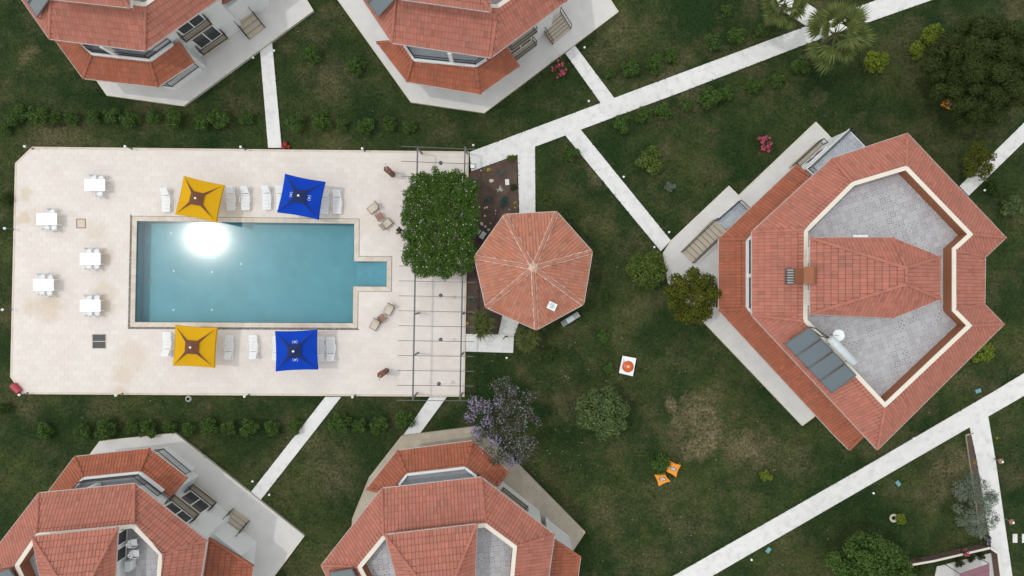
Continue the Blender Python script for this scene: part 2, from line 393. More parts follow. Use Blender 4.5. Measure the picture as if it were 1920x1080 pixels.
def copy_tree(root, loc=None, rz=None, label=None, parent=None, scale=None):
    c = root.copy(); COL.objects.link(c)
    if parent: c.parent = parent
    if loc is not None: c.location = loc
    if rz is not None: c.rotation_euler = (0, 0, rz)
    if scale is not None: c.scale = scale if isinstance(scale, tuple) else (scale,) * 3
    if label: c['label'] = label
    for ch in root.children: copy_tree(ch, parent=c)
    return c
def inst(mesh, name, parent, mat4, kind=None):
    """one piece that shares its mesh; mat4 is its place in the world"""
    o = bpy.data.objects.new(name, mesh); COL.objects.link(o); o.parent = parent
    off = ORG[parent.name]
    o.matrix_basis = Matrix.Translation(-off) @ mat4
    return o
def inset(poly, d):
    p = [Vector((q[0], q[1])) for q in poly]; n = len(p); sg = 1 if area(p) > 0 else -1
    lines = []
    for i in range(n):
        a, b = p[i], p[(i + 1) % n]; t = (b - a).normalized(); nrm = Vector((-t.y, t.x)) * sg
        lines.append((a + nrm * d, t))
    out = []
    for i in range(n):
        a, t = lines[i - 1]; b, u = lines[i]
        den = t.x * u.y - t.y * u.x
        if abs(den) < 1e-6: out.append(b.copy()); continue
        k = ((b.x - a.x) * u.y - (b.y - a.y) * u.x) / den
        out.append(a + t * k)
    return out
def inside(pt, poly):
    x, y = pt[0], pt[1]; c = False; n = len(poly)
    for i in range(n):
        x1, y1 = poly[i][0], poly[i][1]; x2, y2 = poly[i - 1][0], poly[i - 1][1]
        if (y1 > y) != (y2 > y) and x < (x2 - x1) * (y - y1) / (y2 - y1) + x1: c = not c
    return c
def clip_rect(poly, x0, y0, x1, y1):
    def cl(pts, ax, val, keep_less):
        out = []; n = len(pts)
        for i in range(n):
            a, b = pts[i - 1], pts[i]
            ia = a[ax] <= val if keep_less else a[ax] >= val; ib = b[ax] <= val if keep_less else b[ax] >= val
            if ia != ib:
                t = (val - a[ax]) / (b[ax] - a[ax]); out.append((a[0] + (b[0] - a[0]) * t, a[1] + (b[1] - a[1]) * t))
            if ib: out.append(b)
        return out
    p = [(q[0], q[1]) for q in poly]
    for ax, val, kl in ((0, x0, False), (0, x1, True), (1, y0, False), (1, y1, True)):
        p = cl(p, ax, val, kl)
        if len(p) < 3: return []
    return p

# ------------------------------------------------------------------ fields of tiles
def tile_template(w, l, kind, gap):
    """verts and faces of one piece, lower left corner at the origin, x across, y up the slope"""
    if kind == 'roof':
        x1 = w - gap * .35; y1 = l - gap * .55
        prof = [(0, .004), (.10, .022), (.34, .022), (.46, .004), (1, .004)]
        vs = [(p * x1, 0, z + .034) for p, z in prof] + [(p * x1, y1, z) for p, z in prof] + [(p * x1, 0, -.02) for p, z in prof]
        fs = [(i, i + 1, 6 + i, 5 + i) for i in range(4)] + [(10 + i, 11 + i, i + 1, i) for i in range(4)]
    else:
        g = gap / 2; t = .03
        vs = [(g, g, -t), (w - g, g, -t), (w - g, l - g, -t), (g, l - g, -t), (g, g, 0), (w - g, g, 0), (w - g, l - g, 0), (g, l - g, 0)]
        fs = [(4, 5, 6, 7), (0, 1, 5, 4), (1, 2, 6, 5), (2, 3, 7, 6), (3, 0, 4, 7)]
    return vs, fs
def fill_tiles(parent, regions, w, l, mat, kind, name, gap=.03, nind=300, skip=None, stagger=0.0, jit=0.0, tplname=None):
    """regions: list of planar polygons (3D); first edge = eave / course direction"""
    tv, tf = tile_template(w, l, kind, gap)
    tva = np.array(tv); allv = []; alluv = []; faces = []; base = 0; full = []
    for poly in regions:
        A, B = poly[0], poly[1]
        mid = sum(poly[2:], Vector((0, 0, 0))) / len(poly[2:])
        u = (B - A).normalized(); n = u.cross(mid - A)
        if n.length < 1e-6: continue
        if n.z < 0:
            A, B = B, A; u = -u; n = -n
        n.normalize(); v = n.cross(u)
        p2 = [((q - A).dot(u), (q - A).dot(v)) for q in poly]
        us = [q[0] for q in p2]; vs_ = [q[1] for q in p2]
        r0 = math.floor(min(vs_) / l + 1e-4); r1 = math.ceil(max(vs_) / l - 1e-4)
        for r in range(r0, r1):
            sh = (r % 2) * stagger * w
            c0 = math.floor((min(us) - sh) / w); c1 = math.ceil((max(us) - sh) / w)
            for c in range(c0, c1):
                x0 = c * w + sh; y0 = r * l
                o3 = A + u * x0 + v * y0
                if skip is not None:
                    cc = A + u * (x0 + w / 2) + v * (y0 + l / 2)
                    if skip(cc): continue
                cp = clip_rect(p2, x0, y0, x0 + w, y0 + l)
                if len(cp) < 3: continue
                a = abs(area(cp))
                if a < .08 * w * l: continue
                if a > .985 * w * l:
                    full.append((o3 + n * random.uniform(-jit, jit), u, v, n)); continue
                cp = clip_rect(p2, x0 + gap / 2, y0 + gap / 2, x0 + w - gap / 2, y0 + l - gap / 2)
                if len(cp) < 3: continue
                if area(cp) < 0: cp = cp[::-1]
                m = len(cp); lift = .034 if kind == 'roof' else 0
                zt = [(.012 if kind == 'roof' else 0) + lift * max(0, 1 - (q[1] - y0) / l) for q in cp]
                pts = [A + u * q[0] + v * q[1] + n * zt[i] for i, q in enumerate(cp)] + [A + u * q[0] + v * q[1] - n * .03 for q in cp]
                allv.append(np.array([tuple(q) for q in pts])); alluv += [((q[0] - x0) / w, (q[1] - y0) / l) for q in cp] * 2
                faces.append(tuple(range(base, base + m)))
                faces += [(base + m + i, base + m + (i + 1) % m, base + (i + 1) % m, base + i) for i in range(m)]
                base += 2 * m
    def key(t):
        o = t[0]; k = F / (H - o.z); x = o.x * k; y = o.y * k
        return (abs(x) > 930 or abs(y) > 510, x * x + y * y)
    full.sort(key=key)
    ind, rest = full[:nind], full[nind:]
    tuv = [(q[0] / w, q[1] / l) for q in tv]
    for (o, u, v, n) in rest:
        Rm = np.array([tuple(u), tuple(v), tuple(n)])
        allv.append(tva @ Rm + np.array(tuple(o))); alluv += tuv
        faces += [tuple(i + base for i in f) for f in tf]; base += len(tv)
    off = ORG[parent.name]
    def add_uv(me, uvs):
        lay = me.uv_layers.new(name='UVMap'); idx = np.zeros(len(me.loops), dtype=np.int32); me.loops.foreach_get('vertex_index', idx)
        lay.data.foreach_set('uv', np.array(uvs, dtype=np.float32)[idx].ravel())
    if base:
        V = np.concatenate(allv) - np.array(tuple(off))
        me = bpy.data.meshes.new(name + '_field'); me.from_pydata(V.tolist(), [], faces); add_uv(me, alluv)
        part(me, name + '_field', mat, parent, kind='stuff')
    if ind:
        tm = bpy.data.meshes.new(name); tm.from_pydata(tv, [], tf); add_uv(tm, tuv); tm.materials.append(MAT[mat])
        for (o, u, v, n) in ind:
            M4 = Matrix((u, v, n)).transposed().to_4x4(); M4.translation = o
            inst(tm, name, parent, M4)
_cap = {}
def cap_mesh(mat, r=.10, l=.42):
    k = (mat, r, l)
    if k not in _cap:
        b = MB(); pr = []
        for x, rr in ((0, r * 1.08), (l, r * .92)):
            for i in range(6):
                t = math.pi * i / 5; pr.append((x, rr * math.cos(t), rr * math.sin(t) * .8))
        b.add(pr, [(i, i + 1, 7 + i, 6 + i) for i in range(5)] + [tuple(range(5, -1, -1)), tuple(range(6, 12))])
        me = b.mesh('ridge_tile'); me.materials.append(MAT[mat]); _cap[k] = me
    return _cap[k]
def cap_row(parent, a, b, mat, r=.10, l=.42, name='ridge_tile'):
    d = b - a; n = max(1, int(d.length / (l * .92))); x = d.normalized(); y = Vector((0, 0, 1)).cross(x).normalized(); z = x.cross(y)
    me = cap_mesh(mat, r, l)
    for i in range(n):
        M4 = Matrix((x, y, z)).transposed().to_4x4(); M4.translation = a + d * (i / n) + Vector((0, 0, .02 + .01 * (i % 2)))
        inst(me, name, parent, M4)
def flat_slope(q, dn):
    """the slope's boarding, in the same plane as its tiles"""
    A, B = q[0], q[1]; mid = sum(q[2:], Vector((0, 0, 0))) / len(q[2:]); n = (B - A).cross(mid - A); n = n if n.z > 0 else -n
    return [Vector((p.x, p.y, A.z - (n.x * (p.x - A.x) + n.y * (p.y - A.y)) / n.z)) - dn for p in q]
def slope_tiles(roof, quads, w, l, mat, **kw):
    fill_tiles(roof, quads, w, l, mat, 'roof', 'roof_tile', gap=.035, **kw)
def railing(parent, pts, h=.9, step=.14, name='railing', mat='black', post=.045):
    b = MB(); pts = [Vector(p) for p in pts]
    for p in pts: b.box(p + Vector((0, 0, h / 2)), (post, post, h))
    for a, c in zip(pts[:-1], pts[1:]):
        for z in (h, .10): b.beam(a + Vector((0, 0, z)), c + Vector((0, 0, z)), .045, .035)
        n = max(2, int((c - a).length / step))
        for i in range(1, n):
            p = a.lerp(c, i / n); b.box(p + Vector((0, 0, h / 2 + .05)), (.016, .016, h - .12))
    return part(b, name, mat, parent)

# ------------------------------------------------------------------ foliage
def rnd_dirs(n, up=0.0):
    d = np.random.normal(size=(n, 3)); d[:, 2] += up
    return d / np.linalg.norm(d, axis=1)[:, None]
def leaf_arrays(C, N, L, W, fold=.25):
    """diamond leaves: centre, normal, length, width -> verts, faces"""
    n = len(C); t = rnd_dirs(n); t = t - N * np.sum(t * N, 1)[:, None]; t /= np.linalg.norm(t, axis=1)[:, None] + 1e-9
    s = np.cross(N, t); L = L[:, None]; W = W[:, None]
    V = np.empty((n, 4, 3)); V[:, 0] = C - t * L / 2; V[:, 1] = C + s * W / 2 + N * W * fold; V[:, 2] = C + t * L / 2 - N * L * .12; V[:, 3] = C - s * W / 2 + N * W * fold
    return V.reshape(-1, 3)
def leaf_mesh(name, C, N, size, aspect=.5, mat='lf_hedge', var=.35):
    n = len(C); L = size * (1 + np.random.uniform(-var, var, n)); V = leaf_arrays(C, N, L, L * aspect)
    me = bpy.data.meshes.new(name); me.vertices.add(4 * n); me.vertices.foreach_set('co', V.astype(np.float32).ravel())
    me.loops.add(4 * n); me.loops.foreach_set('vertex_index', np.arange(4 * n, dtype=np.int32))
    me.polygons.add(n); me.polygons.foreach_set('loop_start', np.arange(0, 4 * n, 4, dtype=np.int32))
    me.update(calc_edges=True); me.materials.append(MAT[mat]); return me
def lobe_leaves(lobes, n, up=.35, shell=.55, inner=.12, out=.55):
    """points and normals spread through ellipsoid lobes, thicker near their skins"""
    vol = np.array([l[3] * l[4] + l[3] * l[5] for l in lobes]); k = np.random.choice(len(lobes), n, p=vol / vol.sum())
    Lb = np.array(lobes)[k]; d = rnd_dirs(n, up); r = (shell + (1 - shell) * np.random.rand(n) ** .6)
    r = np.where(np.random.rand(n) < inner, r * .6, r) * (1 + np.random.normal(size=n) * .05)
    C = Lb[:, :3] + d * Lb[:, 3:6] * r[:, None]
    N = d * out + np.random.normal(size=(n, 3)) * .5 + np.array([0, 0, .45]); N /= np.linalg.norm(N, axis=1)[:, None]
    return C, N
def make_lobes(R_, zc, rz, n, lr, seed=0, flat=.75, hole=0.0):
    rs = np.random.RandomState(seed); out = []
    for i in range(n):
        a = 2.399963 * i + rs.uniform(-.4, .4); rr = R_ * math.sqrt((i + .5) / n) * rs.uniform(.82, 1.05)
        rr = min(rr, R_ - lr * .55); k = max(0.0, 1 - (rr / R_) ** 2)
        z = zc + rz * math.sqrt(k) * rs.uniform(.35, 1.0) - rz * .25
        q = lr * rs.uniform(.75, 1.25)
        out.append((rr * math.cos(a), rr * math.sin(a), z, q, q, q * flat))
    return out
def trunk_mb(h, r, lobes, nl=7, lean=(0, 0), seed=0):
    rs = random.Random(seed); b = MB(); top = Vector((lean[0], lean[1], h))
    b.tube([(0, 0, -.05), (lean[0] * .3 + .03, lean[1] * .3, h * .4), top], [r * 1.35, r, r * .75], 7)
    for l in rs.sample(lobes, min(nl, len(lobes))):
        e = Vector(l[:3]); m = top.lerp(e, .5) + Vector((0, 0, .15))
        b.tube([top - Vector((0, 0, h * .12)), m, e], [r * .55, r * .32, r * .12], 5)
    return b
def tree(name, label, px, py, rpx, h, mat, n, leaf, lobes_n=14, lr=.35, trunk_h=None, aspect=.5, flat=.75, seed=1, extra=None, up=.35, squash=(1, 1), group=None, cat='tree', shell=.55, inner=.12, rzf=.6, core=False, out=.55):
    """tree whose crown is centred at the surveyed point (px,py), radius rpx photo pixels, top at h metres"""
    hc = h * .72; c = G(px, py, hc); R_ = rpx * (H - hc) / F
    root = thing(name, label, cat, (c.x, c.y, 0), group)
    th = trunk_h if trunk_h is not None else h * .42
    rz = (h - th) * rzf; zc = h - rz * .85 - lr * R_ * .35
    lob = make_lobes(R_, zc, rz, lobes_n, lr * R_, seed, flat)
    lob = [(x * squash[0], y * squash[1], z, a, b_, c_) for x, y, z, a, b_, c_ in lob]
    if core: lob.append((0, 0, zc - rz * .1, R_ * .78, R_ * .78, rz * .6))
    t = trunk_mb(th, max(.05, R_ * .055), lob, 9, (0, 0), seed); tm = t.mesh('trunk', smooth=True); part(tm, 'trunk', 'bark', root)
    C, N = lobe_leaves(lob, n, up, shell, inner, out); part(leaf_mesh('crown', C, N, leaf, aspect, mat), 'crown', mat, root)
    if extra:
        for nm, m2, cnt, sz, sel in extra:
            C, N = lobe_leaves([lob[i] for i in sel if i < len(lob)] if sel else lob, cnt, .8, .95, 0); part(leaf_mesh(nm, C + N * .05, N, sz, .8, m2), nm, m2, root)
    return root
def blades(C0, az, el, L, w, droop=.3, seg=3):
    """strap leaves growing from C0"""
    vs = []; fs = []
    for i in range(len(az)):
        o = len(vs); d = Vector((math.cos(az[i]) * math.cos(el[i]), math.sin(az[i]) * math.cos(el[i]), math.sin(el[i]))); s = Vector((-math.sin(az[i]), math.cos(az[i]), 0))
        p0 = Vector(C0[i])
        for k in range(seg + 1):
            t = k / seg; p = p0 + d * (L[i] * t) - Vector((0, 0, droop * L[i] * t * t)); ww = w * (1 - t) ** .6 * .5 + .002
            vs += [tuple(p - s * ww), tuple(p + s * ww)]
        for k in range(seg): fs.append((o + 2 * k, o + 2 * k + 1, o + 2 * k + 3, o + 2 * k + 2))
    b = MB(); b.add(vs, fs); return b

# ================================================================== SETTING
def W(pts, h): return [G(x, y, h) for x, y in pts]
# pool outline (water's edge) and deck outline, photo grid
POOL = [(257, 414.5), (664.5, 419.5), (664.2, 490), (725.5, 490.3), (725, 537.5), (662.6, 537.2), (661.8, 606), (253, 604)]
DECK = [(60, 275), (879, 284), (871, 744), (42, 739), (19, 707), (28, 306)]
DZ = .15
pool_w = [Vector((p.x, p.y)) for p in W(POOL, DZ)]
deck_w = [Vector((p.x, p.y)) for p in W(DECK, DZ)]
cop_out = inset(pool_w, -.36)
# cut-out rectangles that hold the pool
r1 = (G(249, 0, DZ).x, G(0, 609, DZ).y, G(669, 0, DZ).x, G(0, 412, DZ).y)
r2 = (r1[2], G(0, 541.5, DZ).y, G(729.5, 0, DZ).x, G(0, 486, DZ).y)
def ring_regions(poly):
    big = 400
    return [q for q in (clip_rect(poly, -big, -big, r1[0], big), clip_rect(poly, r1[0], r1[3], r1[2], big), clip_rect(poly, r1[0], -big, r1[2], r1[1]),
            clip_rect(poly, r1[2], r2[3], r2[2], big), clip_rect(poly, r1[2], -big, r2[2], r2[1]), clip_rect(poly, r2[2], -big, big, big)) if len(q) > 2]
# lawn: one sheet with the pool pit left open
b = MB()
for q in ring_regions([(-180, -180), (180, -180), (180, 180), (-180, 180)]): b.sheet([(x, y, 0) for x, y in (q if area(q) > 0 else q[::-1])])
struct(b, 'lawn', 'lawn')
# deck
b = MB()
for q in ring_regions(deck_w): b.prism(q, .004, DZ - .008)
deck = struct(b, 'pool_deck', 'deck_base')
regs = []
for q in ring_regions(inset(deck_w, .16)):
    if area(q) < 0: q = q[::-1]
    regs.append([Vector((x, y, DZ)) for x, y in q])
def axis_region(q):
    # make the first edge run along the pool's long side so that courses follow it
    a = Vector((-1, -.0105, 0)).normalized() if False else Vector((1, -.0105, 0)).normalized()
    c = sum(q, Vector((0, 0, 0))) / len(q)
    return q, a
def fill_flat(parent, polys, ax, w, l, mat, name, nind, stagger=.5, skip=None, gap=.006, z=None, origin=Vector((0, 0, 0))):
    """flat paving in one common grid"""
    ax = ax.normalized(); ay = Vector((-ax.y, ax.x, 0))
    tv, tf = tile_template(w, l, 'flat', gap); tva = np.array(tv); allv = []; uvs = []; faces = []; base = 0; full = []
    for q in polys:
        zz = q[0].z; p2 = [((p - origin).dot(ax), (p - origin).dot(ay)) for p in q]
        us = [p[0] for p in p2]; vs_ = [p[1] for p in p2]
        for r in range(math.floor(min(vs_) / l), math.ceil(max(vs_) / l)):
            sh = (r % 2) * stagger * w
            for c in range(math.floor((min(us) - sh) / w), math.ceil((max(us) - sh) / w)):
                x0 = c * w + sh; y0 = r * l
                cc = origin + ax * (x0 + w / 2) + ay * (y0 + l / 2)
                if skip is not None and skip(cc): continue
                cp = clip_rect(p2, x0, y0, x0 + w, y0 + l)
                if len(cp) < 3 or abs(area(cp)) < .04 * w * l: continue
                if abs(area(cp)) > .985 * w * l:
                    o = origin + ax * x0 + ay * y0; full.append(Vector((o.x, o.y, zz + random.uniform(-.002, .002)))); continue
                cp = clip_rect(p2, x0 + gap / 2, y0 + gap / 2, x0 + w - gap / 2, y0 + l - gap / 2)
                if len(cp) < 3: continue
                if area(cp) < 0: cp = cp[::-1]
                m = len(cp); w3 = [origin + ax * p[0] + ay * p[1] for p in cp]
                allv.append(np.array([(p.x, p.y, zz) for p in w3] + [(p.x, p.y, zz - .03) for p in w3])); uvs += [((p[0] - x0) / w, (p[1] - y0) / l) for p in cp] * 2
                faces.append(tuple(range(base, base + m))); faces += [(base + m + i, base + m + (i + 1) % m, base + (i + 1) % m, base + i) for i in range(m)]; base += 2 * m
    def key(o):
        k = F / (H - o.z); x, y = o.x * k, o.y * k; return (abs(x) > 940 or abs(y) > 520, x * x + y * y)
    full.sort(key=key); ind, rest = full[:nind], full[nind:]
    Rm = np.array([tuple(ax), tuple(ay), (0, 0, 1)]); tuv = [(q[0] / w, q[1] / l) for q in tv]
    for o in rest:
        allv.append(tva @ Rm + np.array(tuple(o))); uvs += tuv; faces += [tuple(i + base for i in f) for f in tf]; base += 8
    off = ORG[parent.name]
    def add_uv(me, u_):
        lay = me.uv_layers.new(name='UVMap'); idx = np.zeros(len(me.loops), dtype=np.int32); me.loops.foreach_get('vertex_index', idx)
        lay.data.foreach_set('uv', np.array(u_, dtype=np.float32)[idx].ravel())
    if base:
        me = bpy.data.meshes.new(name + '_field'); me.from_pydata((np.concatenate(allv) - np.array(tuple(off))).tolist(), [], faces); add_uv(me, uvs)
        part(me, name + '_field', mat, parent, kind='stuff')
    tm = bpy.data.meshes.new(name); tm.from_pydata(tv, [], tf); add_uv(tm, tuv); tm.materials.append(MAT[mat])
    for o in ind:
        M4 = Matrix((ax, ay, Vector((0, 0, 1)))).transposed().to_4x4(); M4.translation = o
        inst(tm, name, parent, M4)
fill_flat(deck, regs, Vector((1, -.0105, 0)), .60, .40, 'travertine', 'paving_slab', 300)
# cream kerb round the deck, one stone per metre
kerb_in = inset(deck_w, .15)
for i in range(len(deck_w)):
    a, c = deck_w[i], deck_w[(i + 1) % len(deck_w)]; ai, ci = kerb_in[i], kerb_in[(i + 1) % len(deck_w)]
    n = max(1, round((c - a).length / 1.0))
    for k in range(n):
        e_ = .006 / (c - a).length; t0, t1 = k / n + e_, (k + 1) / n - e_
        b = MB().prism([a.lerp(c, t0), a.lerp(c, t1), ai.lerp(ci, t1), ai.lerp(ci, t0)], .006, DZ + .004); part(b, 'kerb_stone', 'coping', deck)
# pool shell
FZ = -1.0
pool = struct(MB().prism(pool_w, FZ - .12, FZ), 'swimming_pool', 'pool_tile')
b = MB(); pw = pool_w if area(pool_w) > 0 else pool_w[::-1]; n = len(pw)
b.add([(p.x, p.y, FZ) for p in pw] + [(p.x, p.y, DZ - .01) for p in pw], [(i, n + i, n + (i + 1) % n, (i + 1) % n) for i in range(n)])
part(b, 'pool_wall', 'pool_tile', pool)
for k in range(5):
    x0 = 664.5 + k * 12.2; zt = -.78 + k * .17
    q = [Vector((p.x, p.y)) for p in W([(x0, 490.6), (725.2, 490.9), (724.8, 537.0), (x0 - 1, 536.9)], DZ)]
    part(MB().prism(q, FZ + .002 * k, zt), 'pool_step', 'pool_step', pool)
for x, y in ((321, 437), (326, 508), (398, 510), (325.6, 581), (397.5, 581), (452, 495)):
    p = G(x, y, FZ); part(MB().lathe((p.x, p.y, FZ), [(.09, .0), (.09, .03), (0, .035)], 10), 'floor_inlet', 'white', pool)
p = G(281, 526, FZ); part(MB().box((p.x, p.y, FZ + .02), (.34, .34, .04)), 'floor_drain', 'grey_pan', pool)
wp = inset(pool_w, .012)
struct(MB().sheet([(p.x, p.y, .05) for p in (wp if area(wp) > 0 else wp[::-1])]), 'pool_water', 'water')
# coping stones
for i in range(len(pool_w)):
    a, c = pool_w[i], pool_w[(i + 1) % n]; ao, co = cop_out[i], cop_out[(i + 1) % n]
    m = max(1, round((c - a).length / .6))
    for k in range(m):
        e_ = .006 / (c - a).length; t0, t1 = k / m + e_, (k + 1) / m - e_
        part(MB().prism([a.lerp(c, t0), a.lerp(c, t1), ao.lerp(co, t1), ao.lerp(co, t0)], .06, DZ + .03), 'coping_stone', 'coping', pool)
# pebble drain beside the coping: wide along the far short side and one long side, a slit elsewhere
o1 = inset(pool_w, -.365); o2 = inset(pool_w, -.54); o3 = inset(pool_w, -.40)
for i in range(len(pool_w)):
    j = (i + 1) % n; outer = o2 if i in (6, 7) else o3
    struct(MB().prism([o1[i], o1[j], outer[j], outer[i]], .1, DZ + .006), 'pool_drain', 'pebble', pool)
# paths
PATHS = [[(880, 285), (1643, 0), (2000, -131), (2100, -127), (1747, 0), (1510, 83), (1280, 171.7), (1003, 275), (970, 290), (884, 321)],
         [(970.5, 289), (1003, 272), (1004, 412), (974, 412)], [(1055, 248), (1088, 242), (1258, 451), (1239, 471)],
         [(1078, 85), (1152, 184), (1127, 194), (1060, 100)], [(487.7, 97), (510, 78), (528, 277), (502.7, 277)],
         [(610, 744), (640, 744), (489, 937), (470, 923)], [(806, 744), (838, 744), (788, 812), (756, 816)],
         [(1262, 1080), (1613, 880), (1870, 730), (2100, 590), (2100, 636), (1920, 742), (1707, 865), (1335, 1080), (1160, 1180), (1088, 1180)],
         [(1818, 800), (1852, 777), (1867, 866), (1898, 1080), (1925, 1265), (1902, 1265), (1872, 1060), (1858, 1025), (1831, 860)],
         [(1799, 349), (1889.6, 260), (2030, 122), (2060, 129), (1919, 267), (1816, 367)], [(1440, 2), (1420, -20), (1480, -20), (1507, 3), (1545, 26), (1512, 49)],
         [(873.5, 626), (934, 627), (942, 592), (973, 605), (963.7, 630), (962, 661.5), (873, 659)]]
for i, q in enumerate(PATHS):
    struct(MB().prism(W(q, .06), .003, .05 + .004 * i), 'path', 'marble')
# soil beds
bed_ = struct(MB().prism(W([(879.5, 324), (884, 322), (969, 291.5), (973, 412), (940, 470), (925, 560), (941, 591), (933, 626), (874, 625)], .03), .002, .03), 'soil_bed', 'soil')
struct(MB().prism(W([(1812, 818), (1826, 813), (1854, 1028), (1844, 1034)], .03), .002, .035), 'soil_bed', 'soil')
for q in ([(1810.5, 818), (1812, 818), (1844, 1034), (1842.5, 1034)], [(1810, 815), (1826, 811), (1826, 813), (1812, 818)]):
    struct(MB().prism(W(q, .08), .002, .09), 'bed_kerb', 'kerb_tan')

# ================================================================== VILLAS
ZA, ZL0, ZL1, ZB, ZE, ZT, ZF, ZP, ZR = .25, 3.3, 4.1, 3.95, 6.3, 7.9, 7.0, 9.0, 10.7
def on_wall(px, py, A, B):
    d = Vector(((px - 960) / F, (540 - py) / F, -1)); t = (B - A).normalized(); nrm = Vector((-t.y, t.x))
    k = nrm.dot(A) / (nrm.x * d.x + nrm.y * d.y)
    p = Vector((0, 0, H)) + d * k
    return p
def window(root, pt, t, nrm, w, h, frame_mat='white', panes=2):
    """framed window on a wall: pt centre, t along the wall, nrm outwards"""
    t3 = Vector((t.x, t.y, 0)); n3 = Vector((nrm.x, nrm.y, 0)); M_ = Matrix((t3, n3, Vector((0, 0, 1)))).transposed()
    b = MB(); fw = .08
    for sx in (-1, 1): b.box(pt + t3 * sx * (w / 2 - fw / 2), (fw, .10, h), m=M_)
    for sz in (-1, 1): b.box(pt + Vector((0, 0, sz * (h / 2 - fw / 2))), (w - 2 * fw, .098, fw), m=M_)
    if panes == 2: b.box(pt, (fw, .096, h - 2 * fw), m=M_)
    win = part(b, 'window', frame_mat, root)
    pw_ = (w - fw * (panes + 1)) / panes
    for k in range(panes):
        x = (k - (panes - 1) / 2) * (pw_ + fw)
        part(MB().box(pt + t3 * x + n3 * .012, (pw_, .03, h - 2 * fw), m=M_), 'pane', 'glass', win)
    return win
def french_balcony(root, pt, t, nrm, w, zfloor, depth=.55):
    t3 = Vector((t.x, t.y, 0)); n3 = Vector((nrm.x, nrm.y, 0)); M_ = Matrix((t3, n3, Vector((0, 0, 1)))).transposed()
    c = Vector((pt.x, pt.y, zfloor)) + n3 * (depth / 2 + .02)
    bal = part(MB().box(c, (w, depth, .14), m=M_), 'balcony', 'tread', root)
    e = depth / 2 - .03; z = Vector((0, 0, .07))
    railing(bal, [c + z - t3 * (w / 2 - .03) - n3 * e, c + z - t3 * (w / 2 - .03) + n3 * e, c + z + t3 * (w / 2 - .03) + n3 * e, c + z + t3 * (w / 2 - .03) - n3 * e], .85)
def flight(root, a, c, width, z0, z1, nst, rails=True):
    """stairs between plan points a (top) and c (foot)"""
    a = Vector((a.x, a.y)); c = Vector((c.x, c.y)); d = (c - a); t = d.normalized(); s = Vector((-t.y, t.x)); run = d.length / nst
    st = part(MB().prism([a - s * width * .45, a + s * width * .45, a + s * width * .45 + t * run * .5, a - s * width * .45 + t * run * .5], z0, z1 - .05), 'staircase', 'tread', root)
    for i in range(nst):
        zt = z1 - (z1 - z0) * (i + 0.0) / nst; p = a + t * run * i; q = a + t * (run * (i + 1) - .025)
        part(MB().prism([p - s * width / 2, p + s * width / 2, q + s * width / 2, q - s * width / 2], z0 - .01, zt), 'step', 'tread', st)
    if rails:
        for sg in (-1, 1):
            off = s * sg * (width / 2 - .02); p0 = Vector((a.x + off.x, a.y + off.y, z1)); p1 = Vector((c.x + off.x, c.y + off.y, z0 + .12))
            railing(st, [p0, p1], .9, .2)
